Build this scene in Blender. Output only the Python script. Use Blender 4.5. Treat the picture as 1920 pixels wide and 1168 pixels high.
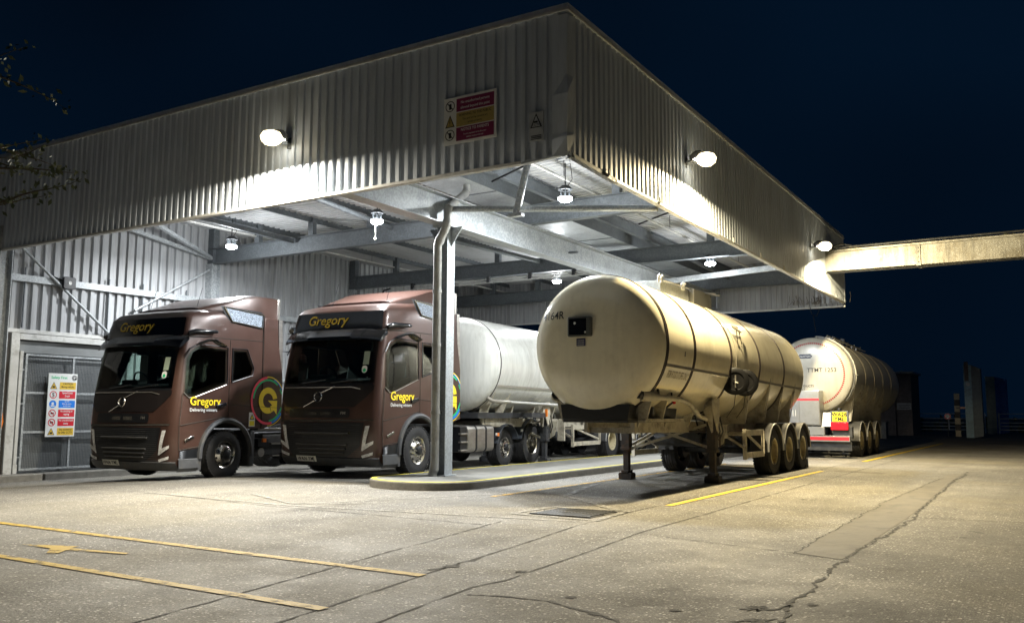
import bpy, bmesh, math, random
from mathutils import Vector, Matrix
R_ = math.radians
random.seed(7)
for o in list(bpy.data.objects): bpy.data.objects.remove(o)
SC = bpy.context.scene
COL = SC.collection

# ------------------------------------------------------------ camera, sky, exposure
cam_d = bpy.data.cameras.new('camera'); cam = bpy.data.objects.new('camera', cam_d); COL.objects.link(cam)
cam_d.sensor_width = 36; cam_d.lens = 31.06; cam_d.clip_start = .05; cam_d.clip_end = 2000
P_, RO, YW = .115243, .004809, .550159
fw = Vector((-math.sin(YW)*math.cos(P_), math.cos(YW)*math.cos(P_), math.sin(P_)))
rt = Vector((math.cos(YW), math.sin(YW), 0)); up = rt.cross(fw)
rt2 = rt*math.cos(RO) + up*math.sin(RO); up2 = up*math.cos(RO) - rt*math.sin(RO)
m = Matrix.Identity(4)
for i in range(3): m[i][0] = rt2[i]; m[i][1] = up2[i]; m[i][2] = -fw[i]
m[0][3], m[1][3], m[2][3] = 0, 0, 1.33
cam.matrix_world = m
SC.camera = cam
SC.render.resolution_x = 1024; SC.render.resolution_y = 622
SC.view_settings.view_transform = 'Standard'; SC.view_settings.look = 'None'
SC.view_settings.exposure = .22; SC.view_settings.gamma = 1
w = bpy.data.worlds.new('World'); SC.world = w; w.use_nodes = True
nt = w.node_tree; nt.nodes.clear()
wo = nt.nodes.new('ShaderNodeOutputWorld'); bg = nt.nodes.new('ShaderNodeBackground')
tc = nt.nodes.new('ShaderNodeTexCoord'); no = nt.nodes.new('ShaderNodeTexNoise'); no.inputs['Scale'].default_value = 1.6; no.inputs['Detail'].default_value = 2
rp = nt.nodes.new('ShaderNodeValToRGB')
rp.color_ramp.elements[0].position = .38; rp.color_ramp.elements[0].color = (.0005, .0022, .0055, 1)
rp.color_ramp.elements[1].position = .66; rp.color_ramp.elements[1].color = (.0009, .0052, .0140, 1)
nt.links.new(tc.outputs['Generated'], no.inputs['Vector']); nt.links.new(no.outputs['Fac'], rp.inputs['Fac'])
nt.links.new(rp.outputs['Color'], bg.inputs['Color']); bg.inputs['Strength'].default_value = 1
nt.links.new(bg.outputs[0], wo.inputs[0])
FLOOD_W, BAY_W = 1300, 460
FLOOD_C, BAY_C = (1, .82, .48), (.94, .975, 1)

# ------------------------------------------------------------ materials
M = {}
def mat(name, col, rough=.5, metal=0, var=.12, scale=6, bump=0, bscale=40, emit=None, es=1, spec=.5, dirt=None, dscale=1.5, dth=(.5, .75), coat=0, stretch=None, col2=None, kind='noise', sheet=0, streak=0):
    if name in M: return M[name]
    mt = bpy.data.materials.new(name); mt.use_nodes = True; n = mt.node_tree; b = n.nodes['Principled BSDF']; M[name] = mt
    b.inputs['Roughness'].default_value = rough; b.inputs['Metallic'].default_value = metal
    b.inputs['Specular IOR Level'].default_value = spec
    if coat: b.inputs['Coat Weight'].default_value = coat; b.inputs['Coat Roughness'].default_value = .08
    if emit:
        b.inputs['Emission Color'].default_value = (*emit, 1); b.inputs['Emission Strength'].default_value = es
    t = n.nodes.new('ShaderNodeTexCoord'); v = t.outputs['Object']
    if stretch:
        mp = n.nodes.new('ShaderNodeMapping'); mp.inputs['Scale'].default_value = stretch
        n.links.new(v, mp.inputs['Vector']); v = mp.outputs[0]
    if kind == 'voronoi':
        x = n.nodes.new('ShaderNodeTexVoronoi'); x.inputs['Scale'].default_value = scale; fac = x.outputs['Color']
        sp = n.nodes.new('ShaderNodeSeparateColor'); n.links.new(fac, sp.inputs[0]); fac = sp.outputs[0]
    else:
        x = n.nodes.new('ShaderNodeTexNoise'); x.inputs['Scale'].default_value = scale; x.inputs['Detail'].default_value = 6; x.inputs['Roughness'].default_value = .65; fac = x.outputs['Fac']
    n.links.new(v, x.inputs['Vector'])
    r = n.nodes.new('ShaderNodeValToRGB'); n.links.new(fac, r.inputs['Fac'])
    c2 = col2 or tuple(min(1, c*(1+var)) for c in col); c1 = tuple(c*(1-var) for c in col)
    r.color_ramp.elements[0].position = .3; r.color_ramp.elements[0].color = (*c1, 1)
    r.color_ramp.elements[1].position = .7; r.color_ramp.elements[1].color = (*c2, 1)
    out = r.outputs['Color']
    if dirt:
        d = n.nodes.new('ShaderNodeTexNoise'); d.inputs['Scale'].default_value = dscale; d.inputs['Detail'].default_value = 9; d.inputs['Roughness'].default_value = .7
        n.links.new(v, d.inputs['Vector'])
        mr = n.nodes.new('ShaderNodeMapRange'); mr.inputs[1].default_value = dth[0]; mr.inputs[2].default_value = dth[1]; n.links.new(d.outputs['Fac'], mr.inputs[0])
        mx = n.nodes.new('ShaderNodeMixRGB'); n.links.new(mr.outputs[0], mx.inputs[0]); n.links.new(out, mx.inputs[1]); mx.inputs[2].default_value = (*dirt, 1)
        out = mx.outputs[0]
    def mul(out, f):
        mx = n.nodes.new('ShaderNodeMixRGB'); mx.blend_type = 'MULTIPLY'; mx.inputs[0].default_value = 1
        n.links.new(out, mx.inputs[1]); n.links.new(f, mx.inputs[2]); return mx.outputs[0]
    if sheet:      # each rolled sheet has its own tone
        sp = n.nodes.new('ShaderNodeSeparateXYZ'); n.links.new(t.outputs['Object'], sp.inputs[0])
        a = n.nodes.new('ShaderNodeMath'); a.operation = 'ADD'; n.links.new(sp.outputs[0], a.inputs[0]); n.links.new(sp.outputs[1], a.inputs[1])
        d2 = n.nodes.new('ShaderNodeMath'); d2.operation = 'DIVIDE'; d2.inputs[1].default_value = 1.098; n.links.new(a.outputs[0], d2.inputs[0])
        fl = n.nodes.new('ShaderNodeMath'); fl.operation = 'FLOOR'; n.links.new(d2.outputs[0], fl.inputs[0])
        wn = n.nodes.new('ShaderNodeTexWhiteNoise'); wn.noise_dimensions = '1D'; n.links.new(fl.outputs[0], wn.inputs['W'])
        q = n.nodes.new('ShaderNodeMapRange'); q.inputs[3].default_value = 1-sheet; q.inputs[4].default_value = 1; n.links.new(wn.outputs['Value'], q.inputs[0]); out = mul(out, q.outputs[0])
    if streak:     # run-off streaks down the face
        mp2 = n.nodes.new('ShaderNodeMapping'); mp2.inputs['Scale'].default_value = (1, 1, .06); n.links.new(t.outputs['Object'], mp2.inputs['Vector'])
        x3 = n.nodes.new('ShaderNodeTexNoise'); x3.inputs['Scale'].default_value = 9; x3.inputs['Detail'].default_value = 7; x3.inputs['Roughness'].default_value = .7; n.links.new(mp2.outputs[0], x3.inputs['Vector'])
        q = n.nodes.new('ShaderNodeMapRange'); q.inputs[1].default_value = .45; q.inputs[2].default_value = .72; q.inputs[3].default_value = 1; q.inputs[4].default_value = 1-streak; n.links.new(x3.outputs['Fac'], q.inputs[0]); out = mul(out, q.outputs[0])
    n.links.new(out, b.inputs['Base Color'])
    mr2 = n.nodes.new('ShaderNodeMapRange'); mr2.inputs[3].default_value = max(.02, rough*.8); mr2.inputs[4].default_value = min(1, rough*1.25)
    n.links.new(x.outputs[0] if kind != 'voronoi' else fac, mr2.inputs[0]); n.links.new(mr2.outputs[0], b.inputs['Roughness'])
    if bump:
        bn = n.nodes.new('ShaderNodeTexNoise'); bn.inputs['Scale'].default_value = bscale; bn.inputs['Detail'].default_value = 4; n.links.new(v, bn.inputs['Vector'])
        bp = n.nodes.new('ShaderNodeBump'); bp.inputs['Strength'].default_value = bump; bp.inputs['Distance'].default_value = .02
        n.links.new(bn.outputs['Fac'], bp.inputs['Height']); n.links.new(bp.outputs[0], b.inputs['Normal'])
    return mt

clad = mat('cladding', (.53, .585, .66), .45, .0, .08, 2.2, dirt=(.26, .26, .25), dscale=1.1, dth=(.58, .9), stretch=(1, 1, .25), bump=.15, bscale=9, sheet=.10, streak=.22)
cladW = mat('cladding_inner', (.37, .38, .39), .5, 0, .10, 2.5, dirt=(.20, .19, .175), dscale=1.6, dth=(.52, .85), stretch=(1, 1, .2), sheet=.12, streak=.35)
roofW = mat('roof_liner', (.52, .525, .53), .6, 0, .1, 1.3, dirt=(.38, .38, .37), dscale=.8)
galvL = mat('galvanised_lit', (.36, .39, .41), .45, .1, .12, 30, kind='voronoi', dirt=(.36, .39, .40), dscale=2.5, dth=(.5, .8), streak=.2)  # column's copy, its lamplit paleness put into the colour
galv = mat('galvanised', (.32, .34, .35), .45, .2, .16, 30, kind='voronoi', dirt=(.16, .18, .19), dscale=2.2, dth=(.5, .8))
galvD = mat('galvanised_shaded', (.105, .118, .128), .55, .15, .18, 30, kind='voronoi', dirt=(.07, .078, .085), dscale=2.2, dth=(.45, .75))  # shade of the front-facing cross beams put into the colour; fittings share it
trimW = mat('trim_white', (.50, .50, .48), .4, 0, .1, 4, dirt=(.22, .21, .18), dscale=3)
brown = mat('paint_brown', (.066, .034, .026), .34, .15, .10, 3, coat=.35, dirt=(.055, .032, .024), dscale=2.5, dth=(.5, .8))
brownD = mat('plastic_brown', (.014, .011, .011), .4, 0, .15, 5)
black = mat('plastic_black', (.010, .011, .013), .36, 0, .3, 8)
blackg = mat('panel_gloss_black', (.006, .007, .009), .18, 0, .3, 8, coat=.4)
def glass_mat():
    mt = bpy.data.materials.new('cab_glass'); mt.use_nodes = True; n = mt.node_tree; n.nodes.clear(); o = n.nodes.new('ShaderNodeOutputMaterial')
    t = n.nodes.new('ShaderNodeBsdfTransparent'); t.inputs[0].default_value = (.70, .84, .78, 1); g = n.nodes.new('ShaderNodeBsdfGlossy'); g.inputs['Roughness'].default_value = .03
    f = n.nodes.new('ShaderNodeFresnel'); f.inputs[0].default_value = 1.55; x = n.nodes.new('ShaderNodeMixShader')
    n.links.new(f.outputs[0], x.inputs[0]); n.links.new(t.outputs[0], x.inputs[1]); n.links.new(g.outputs[0], x.inputs[2]); n.links.new(x.outputs[0], o.inputs[0]); return mt
glass = glass_mat()
interior = mat('cab_interior', (.055, .055, .058), .7, 0, .3, 6)
rubber = mat('rubber', (.018, .018, .019), .75, 0, .3, 14, bump=.3, bscale=60, dirt=(.045, .043, .04), dscale=5)
bumperG = mat('bumper_grey', (.060, .062, .066), .5, 0, .2, 6, dirt=(.10, .09, .075), dscale=5)
alu = mat('polished_alloy', (.62, .60, .56), .22, 1, .15, 12)
aluD = mat('dull_aluminium', (.38, .36, .33), .35, .8, .2, 5, stretch=(1, 1, 3))
chassisM = mat('chassis_grey', (.030, .032, .035), .55, 0, .3, 6, dirt=(.07, .065, .06), dscale=6)
chassisC = mat('chassis_cream', (.42, .39, .31), .5, 0, .15, 6, dirt=(.12, .10, .08), dscale=4, dth=(.48, .72))
tankB = mat('tank_cream', (.72, .67, .51), .20, 0, .05, 1.6, coat=.5, streak=.07, dirt=(.45, .40, .29), dscale=1.2, dth=(.5, .95))
tankW = mat('tank_white', (.66, .67, .64), .24, 0, .06, 1.6, coat=.4, streak=.2, dirt=(.50, .49, .45), dscale=1.3, dth=(.5, .9), stretch=(1.2, 1.2, .5))
tankS = mat('tank_satin', (.40, .385, .33), .30, .1, .08, 2.2, coat=.3, streak=.15, dirt=(.42, .40, .35), dscale=1.5, dth=(.5, .9))
band = mat('band_dark', (.035, .025, .022), .45, .2, .3, 9)
rimC = mat('rim_cream', (.52, .46, .30), .35, .3, .12, 8, dirt=(.2, .16, .1), dscale=7)
yellowT = mat('lettering_yellow', (.95, .72, .03), .4, 0, .03, 4)
goldT = mat('lettering_gold', (.85, .58, .05), .4, 0, .03, 4)
whiteT = mat('sticker_white', (.75, .76, .74), .45, 0, .04, 4)
blackT = mat('lettering_black', (.012, .012, .014), .5, 0, .1, 4)
redT = mat('sticker_red', (.62, .02, .035), .4, 0, .05, 4)
maroon = mat('sign_maroon', (.20, .02, .075), .5, 0, .1, 4)
greenT = mat('sticker_green', (.01, .50, .20), .4, 0, .05, 4)
blueT = mat('sticker_blue', (.01, .20, .75), .4, 0, .05, 4)
signY = mat('sign_yellow', (.72, .48, .05), .45, 0, .05, 4)
signYd = mat('sign_ochre', (.42, .32, .10), .5, 0, .1, 5)
plateY = mat('plate_yellow', (.85, .72, .03), .4, 0, .03, 4)
plateW = mat('plate_white', (.88, .88, .80), .4, 0, .03, 4)
pinkT = mat('sticker_pink_red', (.85, .07, .13), .4, 0, .05, 4)
lampW = mat('lamp_lens', (.8, .8, .8), .3, emit=(1, .95, .85), es=60)
lampC = mat('lamp_lens_cool', (.8, .8, .8), .3, emit=(.9, .96, 1), es=45)
glareB = mat('glare_bowl_warm', (.8, .7, .5), .3, emit=(1, .84, .50), es=5)  # warm glow standing for the glare round each floodlight
headL = mat('headlamp_clear', (.80, .80, .78), .2, .1, .45, 26)
redL = mat('rear_lamp_red', (.75, .015, .03), .2, 0, .1, 12)
orangeL = mat('marker_orange', (.75, .20, .02), .3, 0, .1, 12)
concK = mat('kerb_concrete', (.17, .16, .14), .85, 0, .2, 9, bump=.4, bscale=30, dirt=(.10, .10, .085), dscale=3)
pipeM = mat('bridge_paint', (.29, .285, .26), .6, 0, .15, 3, dirt=(.17, .15, .11), dscale=2.2, dth=(.46, .72), bump=.3, bscale=15, streak=.55)
moss = mat('moss', (.06, .065, .03), .95, 0, .5, 20, bump=1, bscale=30)
greyD = mat('room_cladding', (.17, .18, .18), .6, 0, .1, 3)
darkP = mat('room_dark_panel', (.035, .030, .024), .6, 0, .15, 3)
brick = mat('far_masonry', (.24, .20, .18), .9, 0, .3, 5, bump=.3)
barkM = mat('bark', (.10, .08, .06), .9, 0, .3, 12, bump=.5)
leafM = mat('leaf', (.12, .145, .075), .6, 0, .4, 8)

# ------------------------------------------------------------ mesh helpers
class MB:
    def __init__(s): s.v = []; s.f = []; s.mi = []; s.mats = []
    def _m(s, mt):
        if mt not in s.mats: s.mats.append(mt)
        return s.mats.index(mt)
    def add(s, vs, fs, mt):
        k = len(s.v); s.v += [tuple(p) for p in vs]; i = s._m(mt)
        for f in fs: s.f.append(tuple(k+q for q in f)); s.mi.append(i)
        return s
    def box(s, x0, x1, y0, y1, z0, z1, mt):
        v = [(x, y, z) for z in (z0, z1) for y in (y0, y1) for x in (x0, x1)]
        return s.add(v, [(0, 2, 3, 1), (4, 5, 7, 6), (0, 1, 5, 4), (2, 6, 7, 3), (0, 4, 6, 2), (1, 3, 7, 5)], mt)
    def bar(s, a, b, w, h, mt, upv=(0, 0, 1)):
        a = Vector(a); b = Vector(b); d = (b-a).normalized(); u = Vector(upv)
        if abs(d.dot(u)) > .99: u = Vector((0, 1, 0))
        l = d.cross(u).normalized()*w/2; u2 = l.cross(d).normalized()*h/2
        v = [p + sx*l + sz*u2 for p in (a, b) for sz in (-1, 1) for sx in (-1, 1)]
        return s.add(v, [(0, 2, 3, 1), (4, 5, 7, 6), (0, 1, 5, 4), (2, 6, 7, 3), (0, 4, 6, 2), (1, 3, 7, 5)], mt)
    def ibeam(s, a, b, w, h, mt, tf=.018, tw=.012):
        a = Vector(a); b = Vector(b); u = Vector((0, 0, 1))
        s.bar(a-u*(h/2-tf/2), b-u*(h/2-tf/2), w, tf, mt); s.bar(a+u*(h/2-tf/2), b+u*(h/2-tf/2), w, tf, mt)
        s.bar(a, b, tw, h-2*tf-.002, mt); return s
    def tube(s, pts, r, mt, n=10, cap=True):
        pts = [Vector(p) for p in pts]; rings = []
        prev = None
        for i, p in enumerate(pts):
            d = ((pts[min(i+1, len(pts)-1)]-pts[max(i-1, 0)])).normalized()
            if prev is None:
                u = Vector((0, 0, 1)) if abs(d.z) < .9 else Vector((1, 0, 0))
                l = d.cross(u).normalized()
            else: l = (prev - d*prev.dot(d)).normalized()
            prev = l; u2 = l.cross(d)
            rr = r[i] if isinstance(r, (list, tuple)) else r
            rings.append([p + rr*(math.cos(t)*l + math.sin(t)*u2) for t in [2*math.pi*k/n for k in range(n)]])
        vs = [q for g in rings for q in g]; fs = []
        for i in range(len(pts)-1):
            for k in range(n):
                a = i*n+k; b = i*n+(k+1) % n; fs.append((a, b, b+n, a+n))
        if cap: fs += [tuple(range(n))[::-1], tuple(range((len(pts)-1)*n, len(pts)*n))]
        return s.add(vs, fs, mt)
    def lathe(s, prof, mt, c=(0, 0, 0), axis='x', n=40, closed=False, a0=0, a1=360):
        # prof: list (axial, radius)
        full = abs(a1-a0) >= 360; k = n if full else n+1; vs = []; fs = []
        for (a, r) in prof:
            for i in range(k):
                t = R_(a0+(a1-a0)*i/n)
                if axis == 'x': vs.append((c[0]+a, c[1]+r*math.cos(t), c[2]+r*math.sin(t)))
                elif axis == 'y': vs.append((c[0]+r*math.cos(t), c[1]+a, c[2]+r*math.sin(t)))
                else: vs.append((c[0]+r*math.cos(t), c[1]+r*math.sin(t), c[2]+a))
        m = len(prof)
        for j in range(m if closed else m-1):
            j2 = (j+1) % m
            for i in range(n):
                i2 = (i+1) % k if full else i+1
                fs.append((j*k+i, j*k+i2, j2*k+i2, j2*k+i))
        return s.add(vs, fs, mt)
    def prism(s, poly, t0, t1, mt, plane='xz'):
        # polygon in a plane, extruded along the third axis from t0 to t1
        def pt(p, t): return (p[0], t, p[1]) if plane == 'xz' else ((t, p[0], p[1]) if plane == 'yz' else (p[0], p[1], t))
        n = len(poly); vs = [pt(p, t0) for p in poly]+[pt(p, t1) for p in poly]
        fs = [tuple(range(n))[::-1], tuple(range(n, 2*n))]+[(i, (i+1) % n, n+(i+1) % n, n+i) for i in range(n)]
        return s.add(vs, fs, mt)
    def build(s, name, parent=None, bevel=0, smooth=40, loc=None, **kw):
        me = bpy.data.meshes.new(name); me.from_pydata(s.v, [], s.f)
        for mt in s.mats: me.materials.append(mt)
        me.polygons.foreach_set('material_index', s.mi)
        bm = bmesh.new(); bm.from_mesh(me); bmesh.ops.recalc_face_normals(bm, faces=bm.faces); bm.to_mesh(me); bm.free()
        me.validate()
        if smooth:
            me.shade_smooth(); me.set_sharp_from_angle(angle=R_(smooth))
        o = bpy.data.objects.new(name, me); COL.objects.link(o)
        if parent: o.parent = parent
        if loc: o.location = loc
        if bevel:
            b = o.modifiers.new('bevel', 'BEVEL'); b.width = bevel; b.segments = 2; b.limit_method = 'ANGLE'; b.angle_limit = R_(40); b.harden_normals = False
        tag(o, **kw)
        return o
def tag(o, label=None, cat=None, group=None, kind=None):
    if label: o['label'] = label
    if cat: o['category'] = cat
    if group: o['group'] = group
    if kind: o['kind'] = kind
    return o
def thing(name, label, cat, loc=(0, 0, 0), rz=0, group=None, parent=None):
    o = bpy.data.objects.new(name, None); COL.objects.link(o); o.location = loc; o.rotation_euler = (0, 0, rz); o.empty_display_size = .2
    return tag(o, label, cat, group)
def copy_tree(o, parent=None):
    c = o.copy(); COL.objects.link(c); c.parent = parent
    for ch in list(o.children): copy_tree(ch, c)
    return c
FONT = None
def text2d(s, size=1, bold=.012, align='CENTER', shear=0, sx=1):
    cu = bpy.data.curves.new('t', 'FONT'); cu.body = s; cu.size = size; cu.align_x = align; cu.offset = bold*size; cu.shear = shear; cu.resolution_u = 3
    ob = bpy.data.objects.new('t', cu); COL.objects.link(ob)
    dg = bpy.context.evaluated_depsgraph_get(); me = bpy.data.meshes.new_from_object(ob.evaluated_get(dg))
    vs = [(v.co.x*sx, v.co.y) for v in me.vertices]; fs = [tuple(p.vertices) for p in me.polygons]
    bpy.data.objects.remove(ob); bpy.data.curves.remove(cu); bpy.data.meshes.remove(me)
    return vs, fs
def put_text(mb, s, u, v, mapf, mt, size=1, **k):
    vs, fs = text2d(s, size, **k); mb.add([mapf(u+a, v+b) for a, b in vs], fs, mt)
def poly2d(poly, step=None):
    bm = bmesh.new(); f = bm.faces.new([bm.verts.new((p[0], p[1], 0)) for p in poly])
    if step:
        xs = [p[0] for p in poly]; ys = [p[1] for p in poly]
        for ax, a, b in ((0, min(xs), max(xs)), (1, min(ys), max(ys))):
            k = math.floor(a/step)+1
            while k*step < b:
                co = [0, 0, 0]; co[ax] = k*step; nn = [0, 0, 0]; nn[ax] = 1
                bmesh.ops.bisect_plane(bm, geom=bm.verts[:]+bm.edges[:]+bm.faces[:], plane_co=co, plane_no=nn); k += 1
    bmesh.ops.triangulate(bm, faces=[f for f in bm.faces if len(f.verts) > 4])
    bm.verts.index_update(); r = ([(v.co.x, v.co.y) for v in bm.verts], [tuple(v.index for v in f.verts) for f in bm.faces]); bm.free(); return r
def patch(mb, poly, mapf, mt, step=.15, thick=0, mapb=None):
    vs, fs = poly2d(poly, step); mb.add([mapf(a, b) for a, b in vs], fs, mt)
def rect(x0, x1, y0, y1): return [(x0, y0), (x1, y0), (x1, y1), (x0, y1)]
def rrect(x0, x1, y0, y1, r, n=4):
    o = []
    for cx, cy, a in ((x1-r, y0+r, -90), (x1-r, y1-r, 0), (x0+r, y1-r, 90), (x0+r, y0+r, 180)):
        o += [(cx+r*math.cos(R_(a+90*i/n)), cy+r*math.sin(R_(a+90*i/n))) for i in range(n+1)]
    return o
def arc(cx, cy, r0, r1, a0, a1, n=30):
    return [(cx+r1*math.cos(R_(a0+(a1-a0)*i/n)), cy+r1*math.sin(R_(a0+(a1-a0)*i/n))) for i in range(n+1)] + \
           [(cx+r0*math.cos(R_(a1-(a1-a0)*i/n)), cy+r0*math.sin(R_(a1-(a1-a0)*i/n))) for i in range(n+1)]
def arcp(mb, cx, cy, r0, r1, a0, a1, mapf, mt, n=30, sx=1):
    vs = []; fs = []
    for i in range(n+1):
        t = R_(a0+(a1-a0)*i/n)
        for r in (r0, r1): vs.append(mapf(cx+sx*r*math.cos(t), cy+r*math.sin(t)))
    for i in range(n): fs.append((2*i, 2*i+1, 2*i+3, 2*i+2))
    mb.add(vs, fs, mt)
def boolean_cut(o, cutters):
    for c in cutters:
        c.parent = o.parent
        md = o.modifiers.new('b', 'BOOLEAN'); md.object = c; md.operation = 'DIFFERENCE'; md.solver = 'EXACT'
    dg = bpy.context.evaluated_depsgraph_get(); me = bpy.data.meshes.new_from_object(o.evaluated_get(dg))
    o.modifiers.clear(); o.data = me
    for c in cutters: bpy.data.objects.remove(c)
    me.shade_smooth(); me.set_sharp_from_angle(angle=R_(30))

# ------------------------------------------------------------ ground
def gz(x, y):
    t = min(1, max(0, (-x-13.4)/7.3)); return -.27*t*t*(3-2*t)
def ground_mat():
    mt = bpy.data.materials.new('ground_concrete'); mt.use_nodes = True; n = mt.node_tree; L = n.links; b = n.nodes['Principled BSDF']
    g = n.nodes.new('ShaderNodeNewGeometry'); pos = g.outputs['Position']
    def noise(sc, det=6, ro=.6, vec=None, dist=0):
        x = n.nodes.new('ShaderNodeTexNoise'); x.inputs['Scale'].default_value = sc; x.inputs['Detail'].default_value = det; x.inputs['Roughness'].default_value = ro; x.inputs['Distortion'].default_value = dist
        L.new(vec or pos, x.inputs['Vector']); return x.outputs['Fac']
    def mr(f, a, b_, c=0, d=1):
        x = n.nodes.new('ShaderNodeMapRange'); x.inputs[1].default_value = a; x.inputs[2].default_value = b_; x.inputs[3].default_value = c; x.inputs[4].default_value = d; L.new(f, x.inputs[0]); return x.outputs[0]
    def mix(f, a, c, t='MIX'):
        x = n.nodes.new('ShaderNodeMixRGB'); x.blend_type = t
        L.new(f, x.inputs[0]) if not isinstance(f, (int, float)) else setattr(x.inputs[0], 'default_value', f)
        for k, q in ((1, a), (2, c)):
            if isinstance(q, tuple): x.inputs[k].default_value = (*q, 1)
            else: L.new(q, x.inputs[k])
        return x.outputs[0]
    def math_(op, a, c):
        x = n.nodes.new('ShaderNodeMath'); x.operation = op
        for k, q in ((0, a), (1, c)):
            if isinstance(q, (int, float)): x.inputs[k].default_value = q
            else: L.new(q, x.inputs[k])
        return x.outputs[0]
    base = mix(mr(noise(.35, 8, .65), .35, .68), (.120, .115, .104), (.235, .224, .196))
    mp = n.nodes.new('ShaderNodeMapping'); mp.inputs['Scale'].default_value = (1.6, .12, 1); L.new(pos, mp.inputs['Vector'])
    base = mix(mr(noise(1.0, 7, .7, mp.outputs[0]), .48, .72, 0, .65), base, (.085, .080, .070))        # tyre-dark streaks along the lanes
    base = mix(mr(noise(1.3, 10, .75, dist=.6), .60, .74, 0, .6), base, (.062, .058, .050))
    base = mix(mr(noise(24, 3, .6), .42, .62, 0, .35), base, (.10, .094, .082))
    # every cast slab has its own tone
    sx = n.nodes.new('ShaderNodeSeparateXYZ'); L.new(pos, sx.inputs[0])
    fx = math_('FLOOR', math_('DIVIDE', math_('ADD', sx.outputs[0], 5.05), 4.1), 0); fy = math_('FLOOR', math_('DIVIDE', math_('ADD', sx.outputs[1], -9.5), 9.5), 0)
    wn = n.nodes.new('ShaderNodeTexWhiteNoise'); wn.noise_dimensions = '1D'; L.new(math_('ADD', math_('MULTIPLY', fx, 7.31), fy), wn.inputs['W'])
    tone = n.nodes.new('ShaderNodeCombineColor')
    for k in range(3): L.new(mr(wn.outputs['Value'], 0, 1, .80, 1.10), tone.inputs[k])
    base = mix(1, base, tone.outputs[0], 'MULTIPLY')
    # oil drips, tyre arcs, damp stains
    mp3 = n.nodes.new('ShaderNodeMapping'); mp3.inputs['Rotation'].default_value = (0, 0, R_(28)); mp3.inputs['Scale'].default_value = (.18, 1.9, 1); L.new(pos, mp3.inputs['Vector'])
    base = mix(mr(noise(1.0, 6, .65, mp3.outputs[0], .8), .56, .74, 0, .5), base, (.075, .070, .062))
    base = mix(mr(noise(2.6, 5, .55, dist=.3), .66, .71, 0, .65), base, (.050, .047, .042))
    base = mix(mr(noise(9, 4, .5), .70, .73, 0, .6), base, (.038, .036, .033))
    base = mix(mr(noise(.23, 5, .6), .50, .66, 0, .45), base, (.20, .175, .115))
    # exposed aggregate: pale and dark chips of two sizes, worn bare in patches
    area_ = mr(noise(.5, 6, .7), .36, .58, .30, 1)
    for scv, lo, amt, colr in ((34, .80, .85, (.66, .64, .58)), (62, .66, .6, (.50, .47, .41)), (95, .60, .45, (.42, .39, .34))):
        v = n.nodes.new('ShaderNodeTexVoronoi'); v.inputs['Scale'].default_value = scv; L.new(pos, v.inputs['Vector'])
        sc = n.nodes.new('ShaderNodeSeparateColor'); L.new(v.outputs['Color'], sc.inputs[0])
        chip = math_('MULTIPLY', math_('MULTIPLY', mr(v.outputs['Distance'], .42, .30), mr(sc.outputs[0], lo, lo+.05)), area_)
        base = mix(math_('MULTIPLY', chip, amt), base, colr)
    v2 = n.nodes.new('ShaderNodeTexVoronoi'); v2.inputs['Scale'].default_value = 52; L.new(pos, v2.inputs['Vector'])
    sc2 = n.nodes.new('ShaderNodeSeparateColor'); L.new(v2.outputs['Color'], sc2.inputs[0])
    chipd = math_('MULTIPLY', mr(v2.outputs['Distance'], .5, .4), mr(sc2.outputs[1], .60, .68))
    base = mix(math_('MULTIPLY', chipd, .7), base, (.05, .048, .044))
    L.new(base, b.inputs['Base Color'])
    L.new(mr(noise(.6, 6), .35, .65, .62, .9), b.inputs['Roughness'])
    b.inputs['Specular IOR Level'].default_value = .35
    h = math_('ADD', math_('MULTIPLY', noise(30, 5, .7), .7), math_('MULTIPLY', chip, .4))
    h = math_('ADD', h, math_('MULTIPLY', noise(3, 4), 1.6))
    bp = n.nodes.new('ShaderNodeBump'); bp.inputs['Strength'].default_value = .9; bp.inputs['Distance'].default_value = .014; L.new(h, bp.inputs['Height']); L.new(bp.outputs[0], b.inputs['Normal'])
    return mt
GM = ground_mat()
def worn(name, col, thr=(.50, .60), rough=.7, sc=9):
    # paint that has worn through in flakes: a transparent mix by world-space noise
    mt = bpy.data.materials.new(name); mt.use_nodes = True; n = mt.node_tree; b = n.nodes['Principled BSDF']; o = n.nodes['Material Output']
    b.inputs['Roughness'].default_value = rough
    g = n.nodes.new('ShaderNodeNewGeometry'); x = n.nodes.new('ShaderNodeTexNoise'); x.inputs['Scale'].default_value = sc; x.inputs['Detail'].default_value = 9; x.inputs['Roughness'].default_value = .75
    n.links.new(g.outputs['Position'], x.inputs['Vector'])
    r = n.nodes.new('ShaderNodeMapRange'); r.inputs[1].default_value = thr[0]; r.inputs[2].default_value = thr[1]; n.links.new(x.outputs['Fac'], r.inputs[0])
    t = n.nodes.new('ShaderNodeBsdfTransparent'); mx = n.nodes.new('ShaderNodeMixShader')
    n.links.new(r.outputs[0], mx.inputs[0]); n.links.new(b.outputs[0], mx.inputs[1]); n.links.new(t.outputs[0], mx.inputs[2]); n.links.new(mx.outputs[0], o.inputs[0])
    rr = n.nodes.new('ShaderNodeValToRGB'); rr.color_ramp.elements[0].color = (*[c*.7 for c in col], 1); rr.color_ramp.elements[1].color = (*col, 1)
    x2 = n.nodes.new('ShaderNodeTexNoise'); x2.inputs['Scale'].default_value = 14; n.links.new(g.outputs['Position'], x2.inputs['Vector']); n.links.new(x2.outputs['Fac'], rr.inputs['Fac']); n.links.new(rr.outputs[0], b.inputs['Base Color'])
    return mt
lineY = worn('line_yellow', (.42, .28, .03), (.50, .66), .7, 6)
lineYb = worn('line_yellow_bright', (.62, .44, .02), (.55, .70))
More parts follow.
